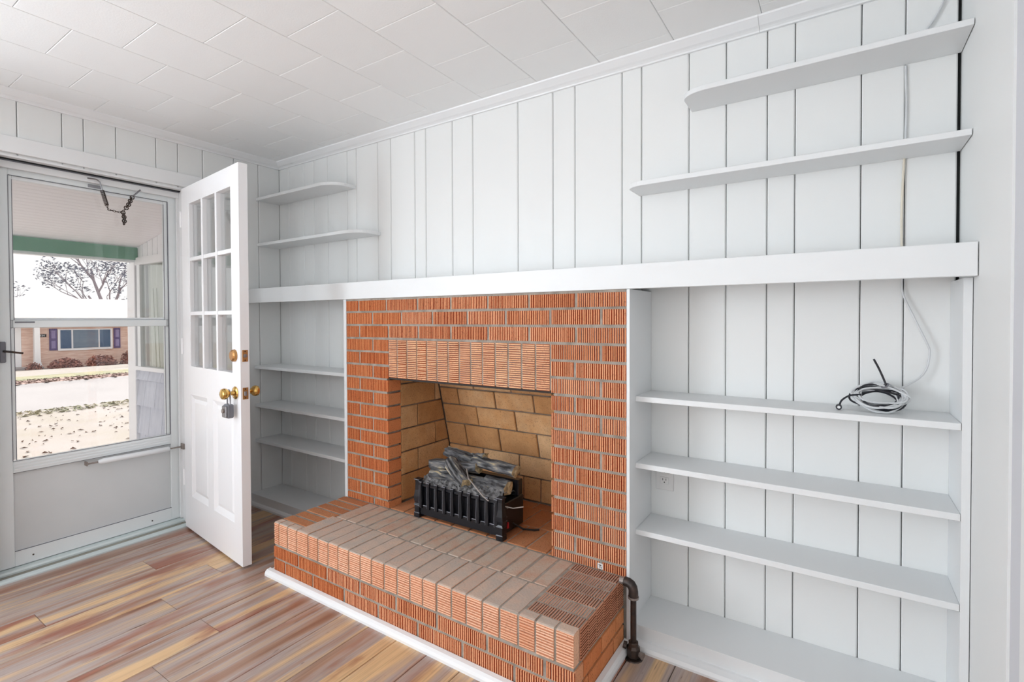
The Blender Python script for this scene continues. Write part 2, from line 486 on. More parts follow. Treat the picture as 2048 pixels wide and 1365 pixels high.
# door wall (left) : opening y -1.145..-.335, z 0..1.955
OY0, OY1, OZ = -1.145, -.337, 1.955
wl = MB()
wl.box(XL - .14, XL - .019, OY1, YB + .12, -.02, ZC + .05); wl.box(XL - .14, XL - .019, OY0, OY1, OZ, ZC + .05)
wl.box(XL - .14, XL - .019, -2.05, OY0, -.02, ZC + .05)
wl.box(XL - .14, XL - .019, -3.85, -2.05, -.02, .6); wl.box(XL - .14, XL - .019, -3.85, -2.05, 2.0, ZC + .05); wl.box(XL - .14, XL - .019, YR - .1, -3.85, -.02, ZC + .05)
wall_left = tag(wl.build('wall_left', M['wall'], base=True), 'white board wall on the left holding the open front doorway', 'wall', kind='structure')
gy = [.2473, .1000, -.0583, -.2406, -.3752, -.4836, -.6677, -.8020, -.8852, -1.0451, -1.16, -1.30, -1.38, -1.52, -1.70, -1.88]
for b, a in zip(gy, gy[1:]):
    def pl(y0, y1, z0):
        vplank(XL - .019, XL, y0 + .0012, y1 - .0012, z0, ZC, 'y').build('plank', M['wall'], wall_left)
    if b <= OY0 or a >= OY1 - .002:
        pl(a, b, 0)
    elif a < OY1 < b or a < OY0 < b:
        pl(a, b, OZ)
    else:
        pl(a, b, OZ)
b2 = MB(); b2.box(XL - .019, XL, -.3752, OY1 + .0, 0, OZ)
wr = MB()
wr.box(XR, XR + .12, -.287, YB + .12, 0, ZC + .05); wr.box(XR + .02, XR + .12, -.378, -.287, 0, ZC + .05); wr.box(XR, XR + .12, YR - .1, -.378, 0, ZC + .05)
tag(wr.build('wall_right', M['wall'], base=True), 'plain white painted wall on the right beside the shelves', 'wall', kind='structure')
tag(bx(XR + .005, XR + .021, -.3775, -.2875, 0, ZC - .001).build('trim_6', M['casing_shade']), 'door casing strip at the far right edge, its shade painted grey', 'door casing', kind='structure')
wq = MB()
wq.box(XL - .14, -.2, YR - .1, YR, 0, ZC + .05); wq.box(2.4, XR + .12, YR - .1, YR, 0, ZC + .05)
wq.box(-.2, 2.4, YR - .1, YR, 0, .45); wq.box(-.2, 2.4, YR - .1, YR, 2.05, ZC + .05)
tag(wq.build('wall_rear', M['door'], base=True), 'white wall with a wide window opening behind the viewer', 'wall', kind='structure')
# ceiling: 12 inch tiles, half-staggered rows
ceil = tag(bx(XL - .14, XR + .12, YR - .1, YB + .12, ZC + .012, ZC + .06).build('ceiling', M['dark']), 'white ceiling of staggered square fibre tiles', 'ceiling', kind='structure')
T = .3035
tm = MB()
e = .0022
tm.v = [(-T / 2, -T / 2, .011), (T / 2, -T / 2, .011), (T / 2, T / 2, .011), (-T / 2, T / 2, .011), (-T / 2, -T / 2, e), (T / 2, -T / 2, e), (T / 2, T / 2, e), (-T / 2, T / 2, e),
        (-T / 2 + e, -T / 2 + e, 0), (T / 2 - e, -T / 2 + e, 0), (T / 2 - e, T / 2 - e, 0), (-T / 2 + e, T / 2 - e, 0)]
for q in ((0, 1, 2, 3), (8, 9, 10, 11)): tm.face(q)
for i in range(4):
    j = (i + 1) % 4
    tm.face((i, j, 4 + j, 4 + i)); tm.face((4 + i, 4 + j, 8 + j, 8 + i))
tile_me = tm.mesh('ceiling_tile', M['ceil'])
PX = .2985
for i in range(-3, 12):
    x0 = -.1325 + PX * i
    ph = -1.082 if i % 2 else -.932
    for j in range(-11, 6):
        y0 = ph + .305 * j
        xc, yc = x0 + PX / 2, y0 + .1525
        xa, xb_, ya, yb_ = max(x0, XL), min(x0 + PX, XR), max(y0, YR), min(y0 + .305, YB)
        if xb_ - xa < .02 or yb_ - ya < .02:
            continue
        o = bpy.data.objects.new('ceiling_tile', tile_me); COL.objects.link(o)
        put(o, ((xa + xb_) / 2, (ya + yb_) / 2, ZC), ceil)
        o.scale = ((xb_ - xa - .001) / T, (yb_ - ya - .001) / T, 1)
# floor planks running towards the fireplace wall
flo = tag(bx(XL - .02, XR + .12, YR - .1, YB + .02, -.05, -.009).build('floor', M['under']), 'warm streaky wood-look plank floor', 'floor', kind='structure')
PWd = .151
ends = {-3: -.687, -1: -.53, 0: -.788, 2: -.768, 3: -.995, 4: -.30, 5: -1.25, 1: -1.42, -2: -1.12}
for i in range(-6, 19):
    x0 = -.2405 + PWd * i
    xa, xb_ = max(x0, XL + .012), min(x0 + PWd, XR)
    if xb_ - xa < .01: continue
    ye = ends.get(i, R.uniform(-1.6, -.4))
    cuts = [ye + 1.22 * k for k in range(-4, 3)]
    for y0, y1 in zip(cuts, cuts[1:]):
        y0, y1 = max(y0, YR), min(y1, YB)
        if y1 - y0 < .02: continue
        c = .0016
        poly = [(xa + .0010, -.009), (xb_ - .0010, -.009), (xb_ - .0010, -c), (xb_ - .0010 - c, 0), (xa + .0010 + c, 0), (xa + .0010, -c)]
        MB().prism(poly, 'y', y0 + .0009, y1 - .0009).build('floor_plank', M['floor'], flo)

# ------------------------------------------------------------------ trims
crown = [(0, 2.204), (.011, 2.204), (.013, 2.209), (.020, 2.214), (.030, 2.218), (.044, 2.228), (.052, 2.234), (.056, 2.237), (.058, ZC), (0, ZC)]
t = thing('trim_1', (.7, YB - .03, 2.2), 'white crown moulding along the top of the fireplace wall', 'moulding', kind='structure')
for a, b in ((XL, 1.945), (1.9458, XR)):
    MB().prism([(YB - p, z) for p, z in crown], 'x', a, b).build('moulding_length', M['trim'], t)
tag(MB().prism([(XL + p, z) for p, z in crown], 'y', YR, YB).build('trim_2', M['trim']), 'white crown moulding along the top of the door wall', 'moulding', kind='structure')
# door casing and jambs
t = thing('trim_3', (XL, -.74, 0), 'white flat casing and jamb boards around the front doorway', 'door casing', kind='structure')
bx(XL, XL + .017, -1.26, -.255, 1.962, 2.037).build('head_casing', M['trim'], t, bevel=.002)
bx(XL, XL + .017, OY1 + .006, -.255, 0, 1.962).build('side_casing', M['trim'], t, bevel=.002)
bx(XL, XL + .017, -1.26, OY0 + .008, 0, 1.962).build('side_casing', M['trim'], t, bevel=.002)
bx(XL - .14, XL + .004, OY0, OY1, 1.945, OZ).build('head_jamb', M['trim'], t)
bx(XL - .14, XL + .004, OY1 - .012, OY1, 0, 1.945).build('side_jamb', M['trim'], t)
bx(XL - .14, XL + .004, OY0, OY0 + .012, 0, 1.945).build('side_jamb', M['trim'], t)
bx(-1.062, -1.045, OY0 + .012, OY1 - .012, 1.905, 1.945).build('head_stop', M['trim'], t, bevel=.002)
bx(-1.044, -1.036, OY0 + .012, OY1 - .012, 1.936, 1.945).build('weather_strip', M['lockgrey'], t)
bx(-1.030, -1.027, OY0 + .012, OY1 - .012, 1.939, 1.945).build('weather_strip', M['dark'], t)
bx(-1.062, -1.045, OY1 - .024, OY1 - .012, .03, 1.905).build('side_stop', M['trim'], t)
bx(-1.062, -1.045, OY0 + .012, OY0 + .024, .03, 1.905).build('side_stop', M['trim'], t)
t = thing('trim_4', (-1.02, -.74, 0), 'weathered metal door threshold with a white lip along the floor', 'threshold', kind='structure')
MB().prism([(-.958, 0), (-.958, .006), (-.968, .012), (-.985, .014), (-.985, 0)], 'y', OY0 - .02, OY1 + .02).build('front_lip', M['sill'], t)
bx(-1.025, -.985, OY0, OY1, 0, .010).build('sill_tread', M['sill_dirty'], t)
MB().prism([(-1.025, 0), (-1.025, .018), (-1.032, .026), (-1.14, .026), (-1.14, 0)], 'y', OY0, OY1).build('outer_sill', M['sill'], t)
# hearth shoe mould
SH = [(-.028, 0), (-.028, .010), (-.024, .020), (-.016, .026), (0, .028), (0, 0)]
t = thing('trim_5', (.75, -.42, 0), 'white quarter-round moulding on the floor around the brick hearth', 'moulding', kind='structure')
MB().prism([(-.409 + a, z) for a, z in SH], 'x', -.048, 1.566).build('front_moulding', M['trim'], t)
MB().prism([(1.538 - a, z) for a, z in SH], 'y', -.409, -.004).build('side_moulding', M['trim'], t)
MB().prism([(-.02 + a, z) for a, z in SH], 'y', -.409, -.004).build('side_moulding', M['trim'], t)

# ------------------------------------------------------------------ fireplace
ZJ, CO, W, ZH, DH = 1.2329, .0677, 1.5429, .2498, .4073
fp = thing('fireplace', (.76, .1, 0), 'red-orange ribbed brick fireplace with a raised brick hearth', 'fireplace')
JN = .0056       # half joint
OXL, OXR, OZT = .312, 1.2325, .905
sm = MB()
jf = .0048        # mortar set back behind the brick faces
sm.box(0.002, OXL - .012, jf, .20, 0.02, 1.30); sm.box(OXR + .012, W - .002, jf, .20, 0.02, 1.30); sm.box(OXL - .012, OXR + .012, jf, .20, OZT + .004, 1.30)
sur = sm.build('surround', M['mortar'], fp)


def ribs(a0, a1, front, deep, pitch=.0088):
    """zigzag points along a0..a1 ; returns [(a, f)] with crest at front and groove at front+deep"""
    n = max(3, int(round((a1 - a0) / pitch)))
    s = (a1 - a0) / n
    pts = [(a0, front + deep * .6)]
    for i in range(n):
        c = a0 + s * (i + .5)
        j = R.uniform(-.12, .12) * s
        pts.append((c - s * .24 + j, front + R.uniform(0, .0006)))
        pts.append((c + s * .24 + j, front + R.uniform(0, .0006)))
        if i < n - 1:
            pts.append((a0 + s * (i + 1), front + deep))
    pts.append((a1, front + deep * .6))
    return pts


def ribbed(rb_, rest, axis, a0, a1, mat, parent, more=None):
    q = MB().prism(rb_ + rest, axis, a0, a1)
    k = 0
    for i in range(len(rb_) - 1):          # darker red colour on groove flanks stands in for their shade, crests stay paler
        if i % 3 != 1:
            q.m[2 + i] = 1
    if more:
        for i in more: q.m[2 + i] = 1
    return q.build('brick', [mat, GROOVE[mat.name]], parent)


def stretcher(x0, x1, z0, z1, parent, mat, y=0, dep=.085, deep=.0055):
    jy = R.uniform(-.0012, .0012)
    rb_ = ribs(x0, x1, y + jy, deep)
    dz = R.uniform(-.0008, .0008)
    ribbed(rb_, [(x1, y + dep), (x0, y + dep)], 'z', z0 + dz, z1 + dz, mat, parent)


def row(r):
    return (ZJ - r * CO + JN, ZJ - (r - 1) * CO - JN)


rows = {0: [0, .095, .300, .511, .717, .924, 1.131, 1.341, W], 1: [0, .198, .405, .606, .812, 1.016, 1.229, 1.445, W], 2: [0, .100, .313, .516, .717, .925, 1.131, 1.341, W]}
for r, js in rows.items():
    z0, z1 = row(r)
    if r == 0: z1 -= .004
    for i, (a, b) in enumerate(zip(js, js[1:])):
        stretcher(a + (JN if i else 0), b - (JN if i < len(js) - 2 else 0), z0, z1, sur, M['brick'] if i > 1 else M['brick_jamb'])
sold = [OXL + .002, .374, .441, .506, .570, .633, .700, .765, .830, .894, .962, 1.028, 1.095, 1.161, OXR - .003]
for a, b in zip(sold, sold[1:]):
    z0, z1 = .905, row(3)[1]
    f = R.uniform(-.0012, .0012)
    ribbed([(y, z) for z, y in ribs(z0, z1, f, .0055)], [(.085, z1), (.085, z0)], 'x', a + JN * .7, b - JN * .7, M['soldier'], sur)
for r in range(3, 16):
    z0, z1 = row(r)
    if r == 15:
        z0 = ZH
    j = .2 if r % 2 else .1
    stretcher(0, j - JN, z0, z1, sur, M['brick_jamb']); stretcher(j + JN, OXL, z0, z1, sur, M['brick_jamb'])
    j = 1.4433 if r % 2 else 1.3362
    stretcher(OXR, j - JN, z0, z1, sur, M['brick']); stretcher(j + JN, W, z0, z1, sur, M['brick'])
MB().box(.27, 1.275, .006, .09, .896, .905).build('lintel', M['soot'], fp)
tg = bx(1.431, 1.4525, -.0015, .004, .2545, .2745).build('tag', M['plate'], fp)
for a, b, c, d_ in ((1.436, 1.447, .268, .2705), (1.440, 1.4425, .2585, .268), (1.446, 1.448, .257, .264)):
    bx(a, b, -.0022, -.0014, c, d_).build('mark', M['slot'], tg)

# firebox
YK = .468
fb = MB()
fb.box(.20, .302, .082, .60, .2, 1.0); fb.box(1.243, 1.345, .082, .60, .2, 1.0)
fb.prism([(YK + .008, .2), (YK + .008, .48), (.373 + .008, .86), (.30, 1.12), (.60, 1.12), (.60, .2)], 'x', .20, 1.345)
fb.box(.20, 1.345, .082, .60, .945, 1.12)
fire = fb.build('firebox', M['firemortar'], fp)
lz = [ZH + .006, .390, .508, .626, .744, .862, .93]
lj = [[.213], [.344], [.213], [.344], [.220], [.354], []]


def yback(z):
    return YK if z <= .481 else YK + (z - .481) * (.373 - YK) / (.86 - .481)


for i, (z0, z1) in enumerate(zip(lz, lz[1:])):
    ys = [.088] + ([.213] if i % 2 == 1 else [.350]) + [9]
    for side in (0, 1):
        for k, (a, b) in enumerate(zip(ys, ys[1:])):
            h = .0035
            zA, zB = z0 + h, z1 - h
            poly = [(a + h, zA), (min(b, yback(zA)) - h, zA)]
            if zA < .481 < zB: poly.append((min(b, YK) - h, .481))
            poly += [(min(b, yback(zB)) - h, zB), (a + h, zB)]
            xa, xb_ = (.25, .309 + R.uniform(-.002, .002)) if side == 0 else (1.236 + R.uniform(-.002, .002), 1.29)
            MB().prism(poly, 'x', xa, xb_).build('firebrick', M['firebrick'], fire, bevel=.003)
bz = [ZH + .002, .372, .481, .610, .720, .815, .90]
bj = [[.46, .68, .81, .913, 1.10], [.551, .785, 1.02], [.445, .672, .909, 1.14], [.547, .793, 1.03], [.434, .680, .916, 1.15], [.55, .79, 1.03]]
for (z0, z1), js in zip(zip(bz, bz[1:]), bj):
    xs = [.309] + js + [1.236]
    for a, b in zip(xs, xs[1:]):
        h = .0035; zA, zB = z0 + h, z1 - h
        dy = R.uniform(-.003, .001)
        poly = [(yback(zA) + dy, zA), (yback(zB) + dy, zB), (yback(zB) + .06, zB), (yback(zA) + .06, zA)]
        MB().prism(poly, 'x', a + h, b - h).build('firebrick', M['firebrick'], fire, bevel=.003)

# hearth
hm = MB()
hm.box(-.014, 1.529, -DH + .005, -.0, .0, ZH - .0018)
hth = hm.build('hearth', M['mortar'], fp)
ih = bx(.25, 1.295, .0002, YK + .03, .0, ZH - .004).build('inner_hearth', M['mortar'], fp)
HX0, HX1 = -.02, 1.535


def rowlock(x0, x1, yb, mat=None):
    z0, z1, f = .1475, ZH + R.uniform(-.0015, .0015), -DH + R.uniform(-.0015, .0015)
    fr = [(y, z) for z, y in ribs(z0, z1 - .007, f, .004)]
    ribbed(fr, [(f + .002, z1 - .004), (f + .006, z1 - .001), (f + .012, z1), (yb, z1), (yb, z0)], 'x', x0 + .0042, x1 - .0042, mat or M['rowlock'], hth)


fj = [HX0, .0214, .0885, .158, .241, .3094, .3789, .4444, .5128, .5837, .6496, .7201, .7902, .8574, .9222, .9888, 1.0578, 1.1236, 1.1924, 1.2618, 1.334, 1.398, 1.4678, HX1]
for i, (a, b) in enumerate(zip(fj, fj[1:])):
    rowlock(a, b, -.368 if (i < 3 or i > 19) else -.2185)
# second row on top
for i, (a, b) in enumerate(zip(fj[3:], fj[4:21])):
    a2, b2 = a + .012, b + .012
    if i == 0: a2 = .178
    if i == 16: b2 = 1.336
    dz = R.uniform(-.0015, .0015)
    bx(a2 + .004, b2 - .004, -.2105, -.008, .15, ZH + dz).build('brick', M['hearthtop'], hth, bevel=.0025)
# left column (smooth) and right column (ribbed face up)
ly = [-.366, -.305, -.243, -.182, -.121, -.061, -.002]
for a, b in zip(ly, ly[1:]):
    dz = R.uniform(-.001, .001)
    bx(HX0 + R.uniform(0, .003), .172 if a < -.25 else .175, a + .004, b - .004, .1475, ZH + dz).build('brick', M['hearthtop_l'], hth, bevel=.004)
    top = ribs(1.3415, HX1 - .008, 0, .0045, .0095)
    side = [(HX1 - y, z) for z, y in reversed(ribs(.1475, ZH - .008, 0, .004))]
    tp = [(x, ZH + dz - y) for x, y in top]
    o1 = len(tp) + 1
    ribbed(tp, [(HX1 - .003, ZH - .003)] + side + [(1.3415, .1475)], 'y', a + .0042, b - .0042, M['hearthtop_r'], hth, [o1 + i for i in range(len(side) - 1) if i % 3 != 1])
# stretcher courses below
for js, z0, z1 in (([HX0, .1662, .3686, .5771, .7822, .9881, 1.2103, 1.4298, HX1], .0865, .1365), ([HX0, .067, .2704, .4789, .683, .894, 1.1046, 1.3187, HX1], .014, .0755)):
    for i, (a, b) in enumerate(zip(js, js[1:])):
        stretcher(a + (JN if i else 0), b - (JN if i < len(js) - 2 else 0), z0, z1, hth, M['brick'] if a > .3 else M['brick_jamb'], y=-DH, dep=.06)
for z0, z1, js in ((.0865, .1365, [-DH + .062, -.205, -.08, -.002]), (.014, .0755, [-DH + .062, -.31, -.102, -.002])):
    for a, b in zip(js, js[1:]):
        poly = [(x, y) for y, x in [(p[0], HX1 - p[1] + .001) for p in ribs(a + .003, b - .003, 0, .0022)]] + [(HX1 - .06, b - .003), (HX1 - .06, a + .003)]
        MB().prism(poly, 'z', z0, z1).build('brick', M['brick_jamb'], hth)
        poly = [(x, y) for y, x in [(p[0], HX0 + p[1] - .001) for p in ribs(a + .003, b - .003, 0, .0022)]] + [(HX0 + .06, b - .003), (HX0 + .06, a + .003)]
        MB().prism(poly, 'z', z0, z1).build('brick', M['brick_jamb'], hth)
# inner hearth inside the firebox
for k, (ya, yb_) in enumerate(((.006, .2), (.2, .395), (.395, YK - .002))):
    x = OXL - .004 - (.0 if k % 2 == 0 else .05)
    while x < OXR:
        xa, xb_ = max(x, OXL - .004), min(x + .1, OXR + .004)
        if xb_ - xa > .012:
            bx(xa + .003, xb_ - .003, ya + .003, yb_ - .003, .2, ZH + R.uniform(-.0015, .001)).build('brick', M['hearthtop_l'], ih, bevel=.003)
        x += .1

# ------------------------------------------------------------------ mantel
mt = thing('mantel_shelf', (.75, .12, 1.30), 'long white mantel board running wall to wall above the brickwork', 'mantel')
bx(XL + .004, XR - .002, 0, .020, 1.3005, 1.389).build('fascia', M['shelf'], mt, bevel=.0015)
bx(XL + .004, XR - .004, .020, YB - .001, 1.368, 1.388).build('top_board', M['shelf'], mt)

# ------------------------------------------------------------------ built-in bookcases
YS = .0605
b = thing('bookcase', (2.0, .14, 0), 'white built-in bookcase right of the fireplace holding the cable coil', 'bookcase', 'built-in bookcases')
XS0, XS1, XSR = 1.5445, 1.556, 2.466
bx(XS0, XS1, -.001, YB - .001, 0, 1.2995).build('side_panel', M['shelf'], b)
bx(XSR, XR - .002, YS - .002, YB - .001, 0, 1.2995).build('side_panel', M['shelf'], b)
for z in (.9053, .6573, .409):
    bx(XS1, XSR + .0, YS, YB - .001, z - .0195, z).build('shelf', M['shelf'], b, bevel=.0012)
    bx(XSR, XSR + .006, YS - .001, YS + .012, z - .0195, z).build('shelf_end', M['shelf'], b)
bx(XS1, XSR, .0385, YB - .001, .056, .0735).build('bottom_shelf', M['shelf'], b)
bx(XS1, XSR, .028, .0385, 0, .0735).build('toe_board', M['shelf'], b)
MB().prism([(.028, 0), (-.012, 0), (-.012, .008), (-.004, .018), (.016, .024), (.028, .024)], 'x', XS1, XR - .002).build('shoe_moulding', M['trim'], b)

b = thing('bookcase', (-.5, .14, 0), 'white built-in bookcase between the open door and the fireplace', 'bookcase', 'built-in bookcases')
bx(-.022, -.001, -.001, YB - .001, 0, 1.2995).build('side_panel', M['shelf'], b)
for z in (.8966, .6478, .4181):
    bx(XL + .001, -.022, YS, YB - .001, z - .0195, z).build('shelf', M['shelf'], b, bevel=.0012)
bx(XL + .001, -.022, .0385, YB - .001, .056, .0735).build('bottom_shelf', M['shelf'], b)
bx(XL + .001, -.022, .028, .0385, 0, .0735).build('toe_board', M['shelf'], b)
MB().prism([(.028, 0), (.010, 0), (.010, .012), (.016, .020), (.028, .024)], 'x', XL + .001, -.022).build('shoe_moulding', M['trim'], b)


def rshelf(name, xw, xe, z0, z1, yf, rad, label):
    """shelf board from the side wall xw to a rounded free end xe"""
    s = 1 if xe > xw else -1
    pts = [(xw, YB - .001), (xw, yf)]
    n = 9
    for i in range(n + 1):
        a = math.pi / 2 * i / n
        pts.append((xe - s * rad * 1.35 + s * rad * 1.35 * math.sin(a), yf + rad - rad * math.cos(a)))
    pts.append((xe, YB - .001))
    o = MB().prism(pts, 'z', z0, z1).build(name, M['shelf'], bevel=.0012)
    return tag(o, label, 'shelf', 'rounded wall shelves')


rshelf('wall_shelf', XR - .002, 1.712, 1.979, 1.9965, .0735, .062, 'upper right wall shelf under the crown moulding, with a rounded left end')
rshelf('wall_shelf', XR - .002, 1.507, 1.688, 1.706, .086, .05, 'lower right wall shelf, the longest of the four rounded wall shelves')
rshelf('wall_shelf', XL + .001, -.214, 1.968, 1.986, .081, .10, 'upper left wall shelf, the shortest, high in the corner behind the door')
rshelf('wall_shelf', XL + .001, -.004, 1.673, 1.691, .084, .09, 'lower left wall shelf midway between mantel and ceiling')

# ------------------------------------------------------------------ open front door (nine lights over two panels)
DW, DT, DZ0, DZ1 = .765, .041, .012, 1.9385
ang = math.atan2(-.11007, .99392)
d1 = thing('door_1', (-.9479, -.3782, 0), 'white front door standing open with nine glass panes over two panels', 'door', kind='structure', rotz=ang)


def dpart(mb, name, mat, parent=d1, **kw):
    return mb.build(name, mat, parent, local=True, **kw)


gs = [.112, .2885, .3075, .4765, .4945, .667]          # glass columns
gz = [.941, 1.2195, 1.2405, 1.5215, 1.5425, 1.836]     # glass rows
S0, S1 = .108, .662
PZ0, PZ1 = .212, .771
p1, p2 = (.106, .340), (.426, .668)
for a, c in ((0, .104), (.676, DW)):
    dpart(bx(a, c, 0, DT, DZ0, DZ1), 'stile', M['door'])
dpart(bx(.104, .676, 0, DT, DZ0, PZ0 - .008), 'bottom_rail', M['door'])
dpart(bx(.104, .676, 0, DT, PZ1 + .008, gz[0] - .004), 'lock_rail', M['door'])
dpart(bx(.104, .676, 0, DT, gz[5] + .004, DZ1), 'top_rail', M['door'])
dpart(bx(p1[1] + .006, p2[0] - .006, 0, DT, PZ0 - .008, PZ1 + .008), 'mullion', M['door'])
for a, c in ((gs[1], gs[2]), (gs[3], gs[4])):
    dpart(bx(a, c, 0, DT, gz[0] - .004, gz[5] + .004), 'muntin', M['door'], bevel=.002)
for a, c in ((gz[1], gz[2]), (gz[3], gz[4])):
    for x0, x1 in ((.104, gs[1]), (gs[2], gs[3]), (gs[4], .676)):
        dpart(bx(x0, x1, .004, DT - .004, a, c), 'muntin', M['door'], bevel=.002)
dpart(bx(.104, gs[0], 0.002, DT - .002, gz[0] - .004, gz[5] + .004), 'glazing_bead', M['door'])
dpart(bx(gs[5], .676, 0.002, DT - .002, gz[0] - .004, gz[5] + .004), 'glazing_bead', M['door'])
for i in range(3):
    for j in range(3):
        dpart(bx(gs[2 * i], gs[2 * i + 1], .022, .025, gz[2 * j], gz[2 * j + 1]), 'pane', M['glass'])
for a, c in (p1, p2):
    q = MB()
    fz = .030     # moulding width
    o_ = [(a - .006, PZ0 - .008), (c + .006, PZ0 - .008), (c + .006, PZ1 + .008), (a - .006, PZ1 + .008)]
    i_ = [(a + fz - .012, PZ0 + fz - .012), (c - fz + .012, PZ0 + fz - .012), (c - fz + .012, PZ1 - fz + .012), (a + fz - .012, PZ1 - fz + .012)]
    f_ = [(a + fz + .006, PZ0 + fz + .006), (c - fz - .006, PZ0 + fz + .006), (c - fz - .006, PZ1 - fz - .006), (a + fz + .006, PZ1 - fz - .006)]
    for lst, y in ((o_, .001), (i_, .014), (f_, .008), (o_, DT - .001), (i_, DT - .014), (f_, DT - .008)):
        q.v += [(x, y, z) for x, z in lst]
    for base_ in (0, 12):
        for k in range(4):
            k2 = (k + 1) % 4
            q.face((base_ + k, base_ + k2, base_ + 4 + k2, base_ + 4 + k)); q.face((base_ + 4 + k, base_ + 4 + k2, base_ + 8 + k2, base_ + 8 + k))
        q.face((base_ + 8, base_ + 9, base_ + 10, base_ + 11))
    for k in range(4):
        k2 = (k + 1) % 4
        q.face((k, k2, 12 + k2, 12 + k))
    dpart(q, 'raised_panel', M['door'])
# hardware: knob set, deadbolt, edge plates
KS, KZ = .706, .842
for sgn, y0 in ((-1, 0), (1, DT)):
    rs = dpart(MB().lathe([(.031, 0), (.031, .003), (.026, .008), (.014, .010), (.010, .016), (.010, .026), (.016, .032), (.025, .042), (.027, .052), (.024, .062), (.015, .067), (.002, .068)], (KS, y0, KZ), (0, sgn, 0), 18), 'knob', M['brass'], smooth=True)
dpart(MB().lathe([(.030, 0), (.029, .012), (.022, .018), (.003, .019)], (KS - .003, 0, 1.022), (0, -1, 0), 12), 'deadbolt_turn', M['brass_d'])
dpart(MB().lathe([(.030, 0), (.028, .014), (.003, .016)], (KS, DT, 1.022), (0, 1, 0), 12), 'deadbolt_cylinder', M['brass_d'])
for z, nm in ((KZ, 'latch_plate'), (1.022, 'bolt_plate')):
    pl_ = dpart(bx(DW - .001, DW + .002, .008, .034, z - .028, z + .028), nm, M['brass_d'], bevel=.001)
    if nm == 'latch_plate':
        o = MB().prism([(DW, .013), (DW + .011, .016), (DW + .011, .024), (DW, .028)], 'z', z - .010, z + .010).build('latch_bolt', M['steel'], d1, local=True)
    else:
        dpart(MB().lathe([(.009, 0), (.009, .003), (.002, .0035)], (DW + .001, .021, z), (1, 0, 0), 12), 'bolt_end', M['steel'])
    for dz in (-.021, .021):
        dpart(MB().lathe([(.0035, 0), (.003, .0012), (.001, .0014)], (DW + .0015, .021, z + dz), (1, 0, 0), 8), 'screw', M['iron'])
for z in (.25, 1.0, 1.72):
    dpart(MB().lathe([(.006, 0), (.006, .09)], (-.004, -.004, z), (0, 0, 1), 8), 'hinge_knuckle', M['door'], smooth=True)

# key lockbox hanging from the knob
lw = Matrix.Translation((-.9479, -.3782, 0)) @ Matrix.Rotation(ang, 4, 'Z')
lb = thing('key_lockbox', tuple(lw @ Vector((KS - .004, -.03, .725))), 'grey key lockbox hanging from the brass door knob', 'lockbox', rotz=ang + .06)
MB().box(-.024, .024, -.016, .014, 0, .066).build('body', M['lockgrey'], lb, local=True, bevel=.005)
MB().box(-.021, .021, -.024, -.016, .004, .060).build('shackle_cover', M['steel'], lb, local=True, bevel=.004)
MB().lathe([(.011, 0), (.010, .006), (.002, .007)], (-.002, -.024, .036), (0, -1, 0), 12).build('dial', M['iron_l'], lb, local=True)
pts = [(-.015, 0, .06)] + [(.015 * -math.cos(a), 0, .108 + .026 * math.sin(a)) for a in [math.pi * k / 8 for k in range(9)]] + [(.015, 0, .06)]
MB().tube(pts, .004, 8).build('shackle', M['steel'], lb, local=True, smooth=True)

# ------------------------------------------------------------------ storm door
XS = -1.07
sd = thing('door_2', (XS, -.72, .03), 'grey-white aluminium storm door with upper and lower glass and a solid kick panel', 'storm door', kind='structure')
Y0, Y1 = OY0 + .026, OY1 - .010
GY0, GY1 = -1.050, -.4195
XF0, XF1 = XS - .03, XS + .002


def sp(a, b_, c, d_, nm, mat, x0=XF0, x1=XF1, bev=.002, par=sd):
    return bx(x0, x1, a, b_, c, d_).build(nm, mat, par, bevel=bev)


sp(Y0, -1.064, .028, 1.922, 'stile', M['alu']); sp(-.4005, Y1, .028, 1.922, 'stile', M['alu'])
sp(-1.064, -.4005, 1.878, 1.922, 'top_rail', M['alu'])
sp(-1.064, -.4005, .028, .100, 'bottom_rail', M['alu'])
sp(-1.064, -.4005, .095, .472, 'kick_panel', M['kick'], XF0 + .008, XF1 - .010)
# sash frames
sp(-1.064, GY0, .535, 1.878, 'sash_stile', M['alu'], XF0 + .004, XF1 - .006); sp(GY1, -.4005, .535, 1.878, 'sash_stile', M['alu'], XF0 + .004, XF1 - .006)
sp(GY0, GY1, 1.860, 1.878, 'sash_rail', M['alu_w'], XF0 + .004, XF1 - .008)
mr = sp(-1.056, -.414, 1.160, 1.196, 'meeting_rail', M['alu'], XF0 + .004, XF1 + .003)
sp(GY0, GY1, 1.196, 1.2085, 'rail_cap', M['alu_w'], XF0, XF1 - .008, par=mr)
sp(GY0 + .0, GY0 + .07, 1.183, 1.190, 'finger_pull', M['lockgrey'], XF1 + .003, XF1 + .005, 0, mr)
lr = sp(-1.064, -.4005, .472, .528, 'lower_rail', M['alu'])
for z in (.486, .500, .514):
    sp(-1.062, -.402, z, z + .004, 'rail_ridge', M['alu_w'], XF1, XF1 + .003, 0, lr)
sp(GY0, GY1, 1.206, 1.860, 'pane', M['glass'], XS - .016, XS - .013, 0); sp(GY0, GY1, .528, 1.160, 'pane', M['glass'], XS - .022, XS - .019, 0)
for y, z in ((-1.0, .062), (-.50, .055)):
    MB().lathe([(.004, 0), (.003, .003), (.001, .0035)], (XF1, y, z), (1, 0, 0), 8).build('screw', M['iron'], sd)
for y in (-1.0645, -.4000):  # thin dark strips draw the outlines between frame pieces
    bx(XF1 - .006, XF1 + .0006, y - .0013, y + .0013, .53, 1.877).build('frame_line', M['lockgrey'], sd)
